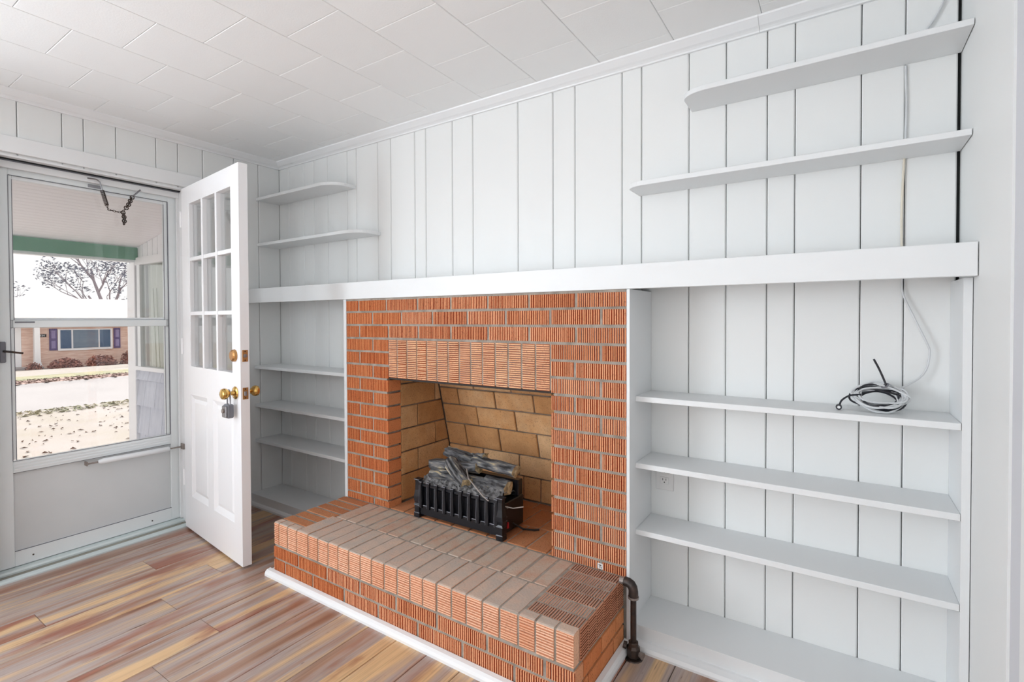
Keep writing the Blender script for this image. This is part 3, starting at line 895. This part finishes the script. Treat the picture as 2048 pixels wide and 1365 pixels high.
for y in (GY0, GY1):
    bx(XF1 - .010, XF1 - .0054, y - .001, y + .001, .53, 1.86).build('frame_line', M['lockgrey'], sd)
for z in (1.8775, 1.196, 1.1605, .528, .4725, .0998):
    bx(XF1 - .006, XF1 + .0007, -1.064, -.4005, z - .0009, z + .0009).build('frame_line', M['lockgrey'], sd)
# handle
h = MB().box(XF1, XF1 + .012, -1.104, -1.083, .998, 1.096).build('handle_plate', M['lockgrey'], sd, bevel=.003)
MB().tube([(XF1 + .014, -1.092, 1.052), (XF1 + .03, -1.075, 1.049), (XF1 + .034, -1.045, 1.043), (XF1 + .034, -1.030, 1.040)], [.005, .005, .0045, .005], 8).build('lever', M['iron'], h, smooth=True)
# pneumatic closer
c = MB().tube([(XF1 + .03, -.752, .456), (XF1 + .03, -.746, .456), (XF1 + .03, -.730, .456), (XF1 + .03, -.425, .452), (XF1 + .03, -.420, .452)], [.006, .011, .0145, .0145, .011], 12).build('closer_tube', M['alu_w'], sd, smooth=True)
MB().tube([(XF1 + .03, -.42, .452), (XF1 + .034, -.355, .452)], .004, 8).build('closer_rod', M['iron_l'], c)
bx(XF1, XF1 + .036, -.80, -.795, .446, .466).build('closer_bracket', M['iron_l'], c)
MB().tube([(XF1 + .03, -.80, .456), (XF1 + .03, -.748, .456)], [.004, .005], 8).build('closer_fork', M['iron_l'], c)
bx(XF1 + .02, XF1 + .055, -.358, -.350, .438, .470).build('jamb_bracket', M['iron_l'], c)

# check chain with spring above the storm door
ch = thing('door_check_chain', (-1.03, -.66, 1.71), 'rusty check chain with a coil spring hanging from the door head', 'chain')
CXp = -1.034
sp_pts = []
for i in range(12 * 14 + 1):
    u = i / (12 * 14); a = 2 * math.pi * 14 * u
    sp_pts.append((CXp + .0085 * math.cos(a), -.7175 + .020 * u + .0085 * math.sin(a), 1.873 - .076 * u))
MB().tube(sp_pts, .0020, 5).build('spring', M['iron'], ch, smooth=True)
MB().tube([(CXp - .008, -.775, 1.924), (CXp, -.740, 1.924), (CXp, -.726, 1.914), (CXp, -.719, 1.885), (CXp, -.717, 1.872)], .003, 6).build('hook', M['steel'], ch, smooth=True)
bx(XF1, XF1 + .003, -.766, -.708, 1.884, 1.900).build('bracket_plate', M['steel'], ch, bevel=.001)
MB().tube([(CXp, -.5455, 1.911), (CXp, -.578, 1.872)], .0045, 6).build('bracket_arm', M['steel'], ch)
lk = MB()
lkp = [(0, .0045 * math.cos(a), .0075 * math.sin(a)) for a in [2 * math.pi * k / 10 for k in range(10)]]
lk.tube(lkp, .0014, 5, closed=True)
link_me = lk.mesh('link', M['iron'], smooth=True)
path = [(-.6975, 1.795), (-.691, 1.777), (-.672, 1.7742), (-.6506, 1.7716), (-.631, 1.7745), (-.616, 1.793), (-.599, 1.824), (-.590, 1.852), (-.579, 1.871)]
path2 = [(-.6265, 1.772), (-.6239, 1.759), (-.6206, 1.738), (-.6237, 1.707)]


def walk(p, step):
    out = []; carry = 0
    for (a, b_), (c_, d_) in zip(p, p[1:]):
        L_ = math.hypot(c_ - a, d_ - b_); s_ = carry
        while s_ < L_:
            out.append((a + (c_ - a) * s_ / L_, b_ + (d_ - b_) * s_ / L_, math.atan2(d_ - b_, c_ - a))); s_ += step
        carry = s_ - L_
    return out


for pth in (path, path2):
    for i, (y, z, a) in enumerate(walk(pth, .0112)):
        o = bpy.data.objects.new('link', link_me); COL.objects.link(o)
        put(o, (CXp, y, z), ch)
        o.rotation_euler = (Matrix.Rotation(a - math.pi / 2, 3, 'X') @ Matrix.Rotation(math.pi / 2 * (i % 2), 3, 'Z')).to_euler()
        if pth is path2 or i > 9: o.scale = (2, 2, 1.4)

# ------------------------------------------------------------------ electric log heater
eh = thing('electric_log_heater', (.745, .09, ZH), 'black electric heater with a grate front and fake charred logs in the firebox', 'heater')
HZ = ZH + .001
bx(.505, .985, .014, .188, HZ + .012, .395).build('body', M['blk'], eh, bevel=.003)
bx(.60, .982, .150, .188, .395, .466).build('back_housing', M['blk'], eh, bevel=.003)
bx(.512, .978, .004, .012, HZ + .014, HZ + .058).build('skirt_panel', M['blk'], eh, bevel=.001)
bx(.512, .978, .000, .012, .304, .312).build('lower_rail', M['blk'], eh, bevel=.001)
bx(.512, .978, .001, .012, .402, .412).build('upper_rail', M['blk'], eh, bevel=.001)
PW = [(.0165, 0), (.0165, .020), (.0145, .024), (.0145, .052), (.0165, .056), (.0165, .060), (.0135, .066), (.0165, .082), (.0165, .100), (.0125, .130), (.0115, .160), (.0125, .174), (.0155, .178), (.0155, .182)]
for x in (.5065, .9845):
    q = MB()
    for wd, z in PW:
        q.v += [(x - wd, .0 - wd + .010, HZ + z), (x + wd, -wd + .010, HZ + z), (x + wd, wd + .010, HZ + z), (x - wd, wd + .010, HZ + z)]
    for i in range(len(PW) - 1):
        for k in range(4):
            k2 = (k + 1) % 4
            q.face((4 * i + k, 4 * i + k2, 4 * i + 4 + k2, 4 * i + 4 + k))
    q.face((0, 1, 2, 3)); q.face(tuple(4 * (len(PW) - 1) + k for k in range(4)))
    po = q.build('post', M['blk'], eh)
    for z in (.022, .058, .180):
        bx(x - .0168, x + .0168, -.0068, -.0062, HZ + z - .0012, HZ + z + .0012).build('edge_line', M['blk_edge'], po)
nb = 10
for i in range(nb):
    x = .530 + i * (.972 - .536) / (nb - 1)
    wdt = .0125
    poly = [(x - .007, .300), (x + .007, .300), (x + .0085, .335), (x + .0065, .375), (x + .0062, .410), (x + .009, .424), (x - .009, .424), (x - .0062, .410), (x - .0065, .375), (x - .0085, .335)]
    ba = MB().prism(poly, 'y', -.006, .004).build('bar', M['blk'], eh)
    bx(x - .0088, x + .0088, -.0066, -.0058, .4215, .4245).build('edge_line', M['blk_edge'], ba)
    MB().tube([(x - .0072, -.0062, .302), (x - .0087, -.0062, .335), (x - .0067, -.0062, .375), (x - .0064, -.0062, .408)], .0008, 4).build('edge_line', M['blk_edge'], ba)
    if i < nb - 1:
        bx(x + .014, x + .036, -.0008, .0004, .3105, .3135).build('edge_line', M['blk_edge'], ba)
MB().lathe([(.006, 0), (.005, .004), (.001, .0045)], (.9855, .055, .375), (1, 0, 0), 10).build('dial', M['iron_l'], eh)
for z in (.335, .318):
    MB().lathe([(.003, 0), (.002, .002)], (.9855, .050, z), (1, 0, 0), 8).build('indicator', M['blk_edge'], eh)
MB().prism([(.050, .284), (.062, .284), (.060, .310), (.053, .310)], 'x', .9845, .991).build('switch', M['red'], eh, bevel=.001)
MB().tube([(.985, .10, .292), (1.02, .13, .262), (1.06, .16, ZH + .006), (1.075, .175, ZH + .006)], .0045, 6).build('power_cord', M['blk'], eh, smooth=True)
# ember bed
q = MB(); nx, ny = 44, 16
rr = random.Random(3)
for j in range(ny):
    for i in range(nx):
        u, v = i / (nx - 1), j / (ny - 1)
        x = .515 + u * .455; y = .010 + v * .150
        hgt = .398 + .055 * math.sin(math.pi * min(1, v * .9 + .1)) * (1 - abs(u - .45) ** 2) + rr.uniform(-.010, .010)
        if j == 0: hgt = .402 + rr.uniform(-.004, .012)
        q.v.append((x + rr.uniform(-.003, .003), y, hgt))
for j in range(ny - 1):
    for i in range(nx - 1):
        a = j * nx + i
        q.face((a, a + 1, a + nx + 1, a + nx))
q.build('ember_bed', M['ember'], eh)


def log(p0, p1, r0, r1, flat=.8, seed=1, n=11):
    rg = random.Random(seed)
    p0, p1 = Vector(p0), Vector(p1)
    ax = (p1 - p0); L_ = ax.length; ax.normalize()
    a = ax.cross(Vector((0, 0, 1))).normalized(); c_ = a.cross(ax)
    ph = [rg.uniform(.72, 1.12) for _ in range(n)]
    rings = 9
    q = MB()
    # local frame: x along the log so the grain follows it
    for k in range(rings):
        t_ = k / (rings - 1); r_ = r0 + (r1 - r0) * t_
        bend = .006 * math.sin(math.pi * t_ + seed)
        for j in range(n):
            th = 2 * math.pi * j / n
            rad = r_ * ph[j] * rg.uniform(.9, 1.08)
            end = rg.uniform(-.006, .006) if k in (0, rings - 1) else 0
            q.v.append((L_ * t_ - L_ / 2 + end, math.cos(th) * rad + bend, math.sin(th) * rad * flat))
    for k in range(rings - 1):
        for j in range(n):
            j2 = (j + 1) % n
            q.face((k * n + j, k * n + j2, (k + 1) * n + j2, (k + 1) * n + j))
    b0 = len(q.v)
    q.v += [(-L_ / 2 - .003, 0, 0), (L_ / 2 + .003, 0, 0)]
    for j in range(n):
        j2 = (j + 1) % n
        q.face((j, j2, b0), 1); q.face(((rings - 1) * n + j, (rings - 1) * n + j2, b0 + 1), 1)
    me = q.mesh('log', [M['log'], M['logend']])
    o = bpy.data.objects.new('log', me); COL.objects.link(o)
    put(o, (p0 + p1) / 2, eh)
    o.rotation_euler = Matrix((ax, a, c_)).transposed().to_euler()
    return o


log((.560, .150, .540), (.74, .150, .515), .030, .034, .8, 1)
log((.515, .095, .482), (.79, .115, .505), .036, .034, .85, 2)
log((.655, .065, .528), (.790, .022, .458), .040, .037, .62, 3)
log((.745, .140, .528), (.995, .112, .520), .033, .037, .8, 4)
log((.545, .075, .440), (.86, .080, .436), .044, .040, .8, 5)
log((.840, .090, .448), (.968, .088, .444), .043, .040, .85, 6)
log((.70, .160, .525), (.80, .155, .545), .026, .026, .8, 8)
MB().tube([(.770, .045, .512), (.800, .020, .480), (.900, -.004, .425), (.93, -.004, .41)], .0035, 6).build('twig', M['iron_l'], eh, smooth=True)
MB().tube([(.955, .03, .405), (.985, .03, .388), (1.02, .05, .380), (1.06, .07, .388)], .0028, 6).build('wire', M['iron_l'], eh, smooth=True)

# ------------------------------------------------------------------ gas pipe with valve
gp = thing('gas_pipe', (1.590, -.055, 0), 'dark iron gas pipe with elbow and floor valve at the hearth corner', 'pipe')
PXx, PYy = 1.587, -.048
MB().tube([(PXx, PYy, .045), (PXx, PYy, .232)], .0105, 14).build('pipe', M['iron'], gp, smooth=True)
el = [(PXx, PYy, .214), (PXx, PYy, .236), (PXx - .003, PYy + .001, .247), (PXx - .009, PYy + .002, .255), (PXx - .018, PYy + .003, .259), (PXx - .034, PYy + .004, .260)]
eo = MB().tube(el, [.0175, .0165, .017, .017, .0165, .0165], 14).build('elbow', M['iron'], gp, smooth=True)
MB().tube([(PXx, PYy, .210), (PXx, PYy, .217)], .0190, 14).build('collar', M['iron_l'], eo)
MB().tube([(PXx - .034, PYy + .004, .260), (PXx - .050, PYy + .005, .260)], .0125, 12).build('nipple', M['iron_l'], eo)
va = MB().lathe([(.022, 0), (.024, .006), (.024, .032), (.018, .040), (.018, .052), (.013, .054)], (PXx, PYy, .004), (0, 0, 1), 8).build('valve_body', M['iron'], gp, bevel=.001)
MB().tube([(PXx - .024, PYy, .034), (PXx - .036, PYy - .002, .036)], [.013, .012], 10).build('side_port', M['iron'], va)
MB().tube([(PXx + .022, PYy, .02), (PXx + .036, PYy - .004, .018)], [.009, .012], 10).build('union_nut', M['iron_l'], va)
bx(PXx - .031, PXx - .025, PYy - .014, PYy - .008, .004, .018).build('key_stem', M['brass_d'], va)
MB().lathe([(.034, 0), (.032, .003), (.02, .004)], (PXx, PYy, 0), (0, 0, 1), 14).build('floor_plate', M['iron'], gp)

# ------------------------------------------------------------------ coax cable
cb = thing('coax_cable', (2.30, .16, .9055), 'grey-white coax cable hanging from the ceiling and coiled on the right bookcase shelf', 'cable')


def spline(pts, k=8):
    P_ = [Vector(p) for p in pts]; P_ = [P_[0] * 2 - P_[1]] + P_ + [P_[-1] * 2 - P_[-2]]
    out = []
    for i in range(1, len(P_) - 2):
        for s_ in range(k):
            t_ = s_ / k
            a, b_, c_, d_ = P_[i - 1:i + 3]
            out.append(.5 * ((2 * b_) + (c_ - a) * t_ + (2 * a - 5 * b_ + 4 * c_ - d_) * t_ ** 2 + (3 * b_ - a - 3 * c_ + d_) * t_ ** 3))
    out.append(P_[-2]); return out


MB().tube(spline([(2.445, YB - .008, 2.20), (2.443, YB - .008, 2.145), (2.424, YB - .008, 2.10), (2.398, YB - .010, 2.06), (2.365, YB - .008, 2.01)]), .0032, 7).build('upper_run', M['cable'], cb, smooth=True)
MB().tube(spline([(2.354, YB - .005, 1.975), (2.357, YB - .005, 1.85), (2.355, YB - .005, 1.71)]), .003, 7).build('upper_run', M['cable'], cb, smooth=True)
MB().tube(spline([(2.353, YB - .005, 1.69), (2.3495, YB - .006, 1.60), (2.3475, YB - .006, 1.5), (2.349, YB - .006, 1.39)]), .0034, 7).build('middle_run', M['cable_c'], cb, smooth=True)
MB().tube(spline([(2.349, YB - .008, 1.365), (2.3494, YB - .010, 1.31), (2.353, YB - .012, 1.264), (2.382, YB - .018, 1.186), (2.412, YB - .020, 1.110), (2.4165, YB - .02, 1.085), (2.411, YB - .02, 1.041), (2.393, YB - .025, 1.009), (2.36, YB - .04, .985), (2.335, YB - .06, .97)]), .003, 7).build('lower_run', M['cable'], cb, smooth=True)
rc = random.Random(11)
cc = Vector((2.292, .155, .948))
for k in range(14):
    n_ = 40
    rx = rc.uniform(.048, .080); rz = rc.uniform(.034, .060); tl = rc.uniform(-.45, .45); oz = rc.uniform(-.006, .008); ox = rc.uniform(-.008, .008); lean = rc.uniform(.35, 1.05); ph = rc.uniform(0, 6)
    lo = []
    for i in range(n_):
        a = 2 * math.pi * i / n_
        x_ = rx * math.cos(a); w_ = rz * math.sin(a) + .004 * math.sin(3 * a + ph)
        x2 = x_ * math.cos(tl) - w_ * math.sin(tl) * .4; w2 = x_ * math.sin(tl) * .4 + w_ * math.cos(tl)
        z_ = max(.9095, cc.z + oz + w2 * math.sin(lean) * 1.0)
        lo.append((cc.x + ox + x2, cc.y + w2 * math.cos(lean) * .9 + .003 * math.sin(2 * a + ph), z_))
    MB().tube(lo, .003, 7, closed=True).build('coil_loop', M['cable'] if k % 3 else M['cable_k'], cb, smooth=True)
MB().tube(spline([(2.276, .155, 1.066), (2.290, .160, 1.035), (2.305, .165, .995), (2.308, .16, .982)]), .0030, 7).build('free_end', M['cable_k'], cb, smooth=True)
MB().tube([(2.305 + .008 * math.cos(a), .165 + .008 * math.sin(a), .985 + .006 * math.sin(a + 1)) for a in [2 * math.pi * k / 12 for k in range(12)]], .0022, 6, closed=True).build('cable_tie', M['lockgrey'], cb, smooth=True)
MB().tube(spline([(2.245, .150, .955), (2.215, .145, .950), (2.195, .14, .935), (2.188, .135, .918)]), .0028, 7).build('plug_lead', M['cable_k'], cb, smooth=True)
MB().lathe([(.0085, 0), (.0085, .016), (.006, .018)], (2.187, .123, .9145), (0, 1, 0), 12).build('connector', M['cable_k'], cb, smooth=True)
MB().lathe([(.0045, 0), (.0045, .002)], (2.187, .1215, .9145), (0, 1, 0), 10).build('connector_pin', M['plate'], cb)

# ------------------------------------------------------------------ outlet
ol = thing('power_outlet', (1.612, YB - .002, .513), 'white wall outlet under the middle shelf of the right bookcase', 'outlet')
bx(1.577, 1.6455, YB - .0055, YB, .513, .628).build('cover_plate', M['plate'], ol, bevel=.0015)
for zc in (.5515, .5905):
    so = bx(1.594, 1.628, YB - .008, YB - .005, zc - .014, zc + .014).build('socket', M['plate'], ol, bevel=.002)
    for dx in (-.0063, .0063):
        bx(1.611 + dx - .001, 1.611 + dx + .001, YB - .0086, YB - .0078, zc + .0005, zc + .0085).build('slot', M['slot'], so)
    MB().lathe([(.0024, 0), (.0024, .0008)], (1.611, YB - .0086, zc - .0065), (0, 1, 0), 10).build('ground_hole', M['slot'], so)

# ------------------------------------------------------------------ outdoors: porch
zc0, zc1 = 2.30, 1.783
pc = MB().prism([(-1.14, zc0), (-2.60, zc1), (-2.60, zc1 + .05), (-1.14, zc0 + .05)], 'y', -3.2, .0) if False else None
por = thing('porch_ceiling', (-1.9, -1.5, 1.78), 'white beadboard porch ceiling seen through the upper storm door glass', 'porch ceiling', kind='structure')
nb_ = 26
for i in range(nb_):
    a, b_ = i / nb_, (i + 1) / nb_
    xa, xb_ = -1.14 + (-2.60 + 1.14) * a, -1.14 + (-2.60 + 1.14) * b_
    za, zb_ = 2.02 + (zc1 - 2.02) * a, 2.02 + (zc1 - 2.02) * b_
    g = .007
    MB().prism([(xa - g, za), (xb_ + g, zb_), (xb_, zb_ + .006), (xb_, zb_ + .03), (xa, za + .03), (xa, za + .006)], 'y', -6.0, -.002).build('ceiling_board', M['porchceil'], por)
bx(-2.68, -2.58, -6.0, .0, 1.684, 1.781).build('porch_beam', M['green'])
o = bpy.data.objects['porch_beam']; tag(o, 'sage green painted porch beam across the top of the view outside', 'beam')
bx(-2.66, -2.60, -6.0, .0, 1.664, 1.684).build('porch_beam_trim', M['extwhite'])
o = bpy.data.objects['porch_beam_trim']; tag(o, 'thin white trim under the green porch beam', 'trim')
# wing wall beside the porch
ww = thing('wall_porch', (-2.0, .05, -.4), 'grey shingled porch side wall under a curtained window', 'wall', kind='structure')
bx(-2.72, -1.135, .012, .14, -.4, .80).build('wall_core', M['shingle'], ww)
bx(-2.72, -1.135, .012, .14, 1.66, 2.1).build('wall_core', M['extwhite'], ww)
for k, (z0, z1) in enumerate(((.713, .80), (.504, .716), (.278, .507), (.05, .281), (-.17, .053), (-.4, -.167))):
    x = -2.722 + (.0 if k % 2 else -.11)
    while x < -1.14:
        x1 = x + R.choice((.19, .22, .25))
        xa, xb_ = max(x, -2.722), min(x1, -1.137)
        if xb_ - xa > .02:
            MB().prism([(-.016, z0 + R.uniform(0, .004)), (.012, z0), (.012, z1), (.006, z1)], 'x', xa + .0015, xb_ - .0015).build('shingle', M['shingle'], ww)
        x = x1
for i in range(16):
    xa = -2.58 + i * .09
    bx(xa + .004, xa + .088, .000, .012, 1.69, 2.05).build('upper_board', M['extwhite'], ww)
bx(-2.745, -2.60, -.02, .14, -.4, 1.664).build('corner_post', M['extwhite'], ww, bevel=.004)
w1 = thing('window_1', (-2.0, .03, .80), 'porch side window with pale gathered curtains', 'window', kind='structure')
bx(-2.60, -1.14, -.025, .03, .792, .822).build('window_sill', M['extwhite'], w1)
bx(-2.60, -1.14, -.015, .03, 1.640, 1.70).build('window_head', M['extwhite'], w1)
bx(-2.575, -2.520, -.012, .03, .822, 1.64).build('window_frame', M['alu_w'], w1)
bx(-1.20, -1.14, -.012, .03, .822, 1.64).build('window_frame', M['alu_w'], w1)
bx(-2.52, -1.20, .004, .007, .822, 1.64).build('pane', M['glass'], w1)
q = MB(); N_ = 90
cp = []
for i in range(N_ + 1):
    x = -2.52 + 1.32 * i / N_
    cp.append((x, .050 + .012 * math.sin(i * .9)))
for i in range(N_):
    b0 = len(q.v)
    q.v += [(cp[i][0], cp[i][1], .815), (cp[i + 1][0], cp[i + 1][1], .815), (cp[i + 1][0], cp[i + 1][1], 1.64), (cp[i][0], cp[i][1], 1.64)]
    q.face((b0, b0 + 1, b0 + 2, b0 + 3))
q.build('curtain', M['sheer'], w1, smooth=True)
for x in (-2.36, -2.30):  # darker strips draw the fold lines of the curtain
    MB().prism([(x, .822), (x + .012, .822), (x - .034, 1.45), (x - .038, 1.45)], 'y', .033, .036).build('fold_line', M['fold'], w1)
bx(-2.60, -1.135, .09, .12, .80, 1.66).build('blind_board', M['sheer'], w1)
bx(-2.60, -1.13, -6.0, -.02, -.35, -.25).build('porch_floor', M['road'])
tag(bpy.data.objects['porch_floor'], 'pale concrete porch slab outside the door', 'porch', kind='structure')

# ------------------------------------------------------------------ outdoors: ground, street
prof = [(-2.6, -.36), (-5, -.36), (-10, -.447), (-10.3, -.50), (-15.4, -.52), (-15.7, -.47), (-17.8, -.56), (-20.5, -.66), (-28.2, -.98), (-60, -1.3)]
segs = [('lawn', 0, 2, 'lawn', 'dry tan front lawn dotted with leaves outside the door', 'lawn'), ('street', 2, 5, 'road', 'pale grey street crossing between the two lawns', 'road'),
        ('leaf_verge', 5, 6, 'verge', 'strip of brown fallen leaves along the far kerb', 'verge'), ('far_verge', 6, 7, 'lawn_g', 'greenish grass strip behind the fallen leaves', 'lawn'), ('far_lawn', 7, 9, 'lawn', 'sunlit dry lawn in front of the house across the street', 'lawn')]
for nm, i0, i1, mt_, lbl, cat in segs:
    q = MB()
    pp = prof[i0:i1 + 1]
    poly = [(x, z) for x, z in pp] + [(pp[-1][0], -1.8), (pp[0][0], -1.8)]
    q.prism(poly, 'y', -30, 60)
    tag(q.build(nm, M[mt_]), lbl, cat, kind='structure')


def gz_(x):
    for (xa, za), (xb_, zb_) in zip(prof, prof[1:]):
        if xb_ <= x <= xa:
            return za + (zb_ - za) * (x - xa) / (xb_ - xa)
    return -1.3


def litter(name, n, x0, x1, y0, y1, s0, s1, mat, label, cat):
    q = MB(); rg = random.Random(n)
    for i in range(n):
        x, y = rg.uniform(x0, x1), rg.uniform(y0, y1); s = rg.uniform(s0, s1); a = rg.uniform(0, 3.1)
        z = gz_(x) + .008; b0 = len(q.v)
        ca, sa = math.cos(a) * s, math.sin(a) * s
        q.v += [(x - ca, y - sa, z), (x + sa * .5, y - ca * .5, z + rg.uniform(.005, .03)), (x + ca, y + sa, z), (x - sa * .5, y + ca * .5, z + .01)]
        q.face((b0, b0 + 1, b0 + 2, b0 + 3))
    o = q.build(name, mat)
    return tag(o, label, cat, kind='stuff')


litter('fallen_leaves', 420, -9.2, -4.6, -1.2, 3.5, .012, .045, M['leaf'], 'scattered dark fallen leaves on the near lawn', 'leaves')
litter('verge_leaves', 1500, -18.0, -15.6, 0, 9, .02, .07, M['leaf'], 'drift of dead leaves along the far kerb', 'leaves')
litter('grass_tufts', 700, -10.2, -9.3, -1, 4, .02, .06, M['lawn_g'], 'ragged green grass edge beside the street', 'grass')

# ------------------------------------------------------------------ outdoors: house across the street
HX = -28.0
hs = thing('neighbor_house', (HX - 4, 6.5, -.98), 'tan brick house with purple shutters across the street', 'house')
bx(HX - 8, HX, 4.83, 13, -1.0, 1.05).build('wall', M['hbrick'], hs)
bx(HX - 8, HX - 1.0, 1.0, 4.75, -1.0, 1.05).build('wall', M['hbrick'], hs)
ro = MB().prism([(HX + .45, 1.02), (HX + .45, 1.16), (HX - 3.6, 2.36), (HX - 9.4, 1.1), (HX - 9.4, 1.0)], 'y', -2, 15).build('roof', M['roof'], hs)
wn = bx(HX, HX + .06, 6.05, 8.12, -.20, .80).build('window', M['extwhite'], hs)
for a, b_, mm in ((6.14, 6.53, 'pane'), (6.60, 7.55, 'blind'), (7.61, 8.03, 'pane')):
    bx(HX + .05, HX + .08, a, b_, -.10, .75).build('pane', M[mm], wn)
for i in range(13):
    bx(HX + .08, HX + .09, 6.61, 7.54, -.07 + i * .062, -.03 + i * .062).build('blind_slat', M['blind'], wn)
for a in (5.76, 8.18):
    sh = bx(HX, HX + .05, a, a + .265, -.17, .82).build('shutter', M['shutter'], hs)
    for z0, z1 in ((-.08, .26), (.38, .74)):
        bx(HX + .05, HX + .065, a + .06, a + .205, z0, z1).build('shutter_panel', M['shutter_l'], sh)
MB().prism([(5.13, -.9), (5.43, -.9), (5.36, -.62), (5.34, 1.02), (5.16, 1.02), (5.155, -.62)], 'x', HX + .24, HX + .44).build('porch_column', M['extwhite'], hs)
bx(HX - .08, HX, 4.42, 4.825, -.85, 1.0).build('front_door', M['extwhite'], hs)
bx(HX - 1, HX + .48, 1.0, 5.45, -1.0, -.86).build('porch_slab', M['road'], hs)
pq = bx(HX, HX + .03, 5.37, 5.66, .455, .58).build('number_plaque', M['plaque'], hs)
tx = bpy.data.curves.new('house_number', 'FONT'); tx.body = '434'; tx.size = .115; tx.align_x = 'CENTER'; tx.align_y = 'CENTER'; tx.extrude = .004; tx.materials.append(M['extwhite'])
txo = bpy.data.objects.new('house_number', tx); txo = bpy.data.objects.new('house_number', bpy.data.meshes.new_from_object(txo)); COL.objects.link(txo)
txo.rotation_euler = (math.pi / 2, 0, math.pi / 2)
put(txo, (HX + .034, 5.515, .517), pq)


def shrub(x, y, rx, ry, h, n, seed, label):
    rg = random.Random(seed)
    z = gz_(x)
    t_ = thing('shrub', (x, y, z), label, 'shrub', 'shrubs by the brick house')
    q = MB()
    for i in range(n):
        while True:
            a, b_, c_ = rg.uniform(-1, 1), rg.uniform(-1, 1), rg.uniform(0, 1)
            if a * a + b_ * b_ + c_ * c_ < 1: break
        k = (a * a + b_ * b_ + c_ * c_) ** .5
        f_ = (.62 + .55 * rg.random()) / max(k, .3)
        px, py, pz = x + a * f_ * rx, y + b_ * f_ * ry, z + c_ * f_ * h
        s = rg.uniform(.03, .08); v1 = Vector((rg.uniform(-1, 1), rg.uniform(-1, 1), rg.uniform(-1, 1))).normalized() * s; v2 = v1.orthogonal().normalized() * s * .5
        b0 = len(q.v); P_ = Vector((px, py, pz))
        q.v += [tuple(P_ - v1), tuple(P_ + v2), tuple(P_ + v1), tuple(P_ - v2)]; q.face((b0, b0 + 1, b0 + 2, b0 + 3))
    q.build('foliage', M['shrub'], t_)
    st = MB()
    for i in range(7):
        a = rg.uniform(0, 6.28); st.tube([(x, y, z - .05), (x + math.cos(a) * rx * .4, y + math.sin(a) * ry * .4, z + h * .5), (x + math.cos(a) * rx * .75, y + math.sin(a) * ry * .75, z + h * .85)], [.025, .015, .008], 5)
    st.build('stems', M['bark'], t_)


shrub(HX + 1.02, 5.00, .28, .24, .26, 250, 1, 'small rust-brown shrub left of the white porch column')
shrub(HX + 1.02, 6.05, .42, .54, .38, 900, 2, 'round reddish shrub just right of the white porch column')
shrub(HX + 1.02, 7.36, .42, .54, .44, 1000, 3, 'reddish shrub under the big house window')
shrub(HX + 1.02, 8.74, .45, .58, .62, 1100, 4, 'tallest reddish shrub at the right end of the house window')


def tree(x, y, h, seed, spread, label, levels=4, leafy=0):
    rg = random.Random(seed)
    z = gz_(x) - .05
    t_ = thing('tree', (x, y, z), label, 'tree', 'trees behind the brick house')
    q = MB(); tips = []

    def br(p, d, L_, r, lv):
        pts = [p]; dd = d.copy()
        for _ in range(3):
            dd = (dd + Vector((rg.uniform(-.18, .18), rg.uniform(-.18, .18), rg.uniform(-.05, .12)))).normalized()
            pts.append(pts[-1] + dd * L_ / 3)
        q.tube(pts, [r, r * .85, r * .7, r * .55], 5 if lv > 2 else 3, caps=False)
        if lv == 0:
            tips.append(pts[-1]); return
        for k in range(rg.choice((2, 3, 3))):
            base_ = pts[rg.choice((1, 2, 3, 3))]
            a = rg.uniform(0, 6.28); s_ = rg.uniform(.45, .95) * spread
            nd = (dd + Vector((math.cos(a) * s_, math.sin(a) * s_, rg.uniform(-.1, .35)))).normalized()
            br(base_, nd, L_ * rg.uniform(.6, .82), r * .55, lv - 1)
    br(Vector((x, y, z)), Vector((0, 0, 1)), h * .36, h * .022, levels)
    q.build('branches', M['bark'], t_)
    if leafy:
        lf = MB()
        for tp in tips:
            for _ in range(leafy):
                c_ = tp + Vector((rg.uniform(-.5, .5), rg.uniform(-.5, .5), rg.uniform(-.3, .3))); v1 = Vector((rg.uniform(-1, 1), rg.uniform(-1, 1), rg.uniform(-.4, .4))).normalized() * .11; v2 = v1.orthogonal().normalized() * .05
                b0 = len(lf.v); lf.v += [tuple(c_ - v1), tuple(c_ + v2), tuple(c_ + v1), tuple(c_ - v2)]; lf.face((b0, b0 + 1, b0 + 2, b0 + 3))
        lf.build('foliage', M['needles'], t_)


tree(-38, 14.2, 12, 5, .9, 'bare tree right behind the roof, largest of the background trees', 6)
tree(-24.5, 9.6, 7.0, 8, .8, 'bare tree standing at the right corner of the brick house', 6)
tree(-42, 12.4, 10, 12, .9, 'sparse evergreen rising behind the middle of the roof', 5, 10)
tree(-44, 15.2, 9, 21, .9, 'sparse evergreen behind the right end of the roof', 5, 8)
tree(-46, 8.4, 5.4, 31, .8, 'small distant tree behind the left end of the roof', 4, 5)
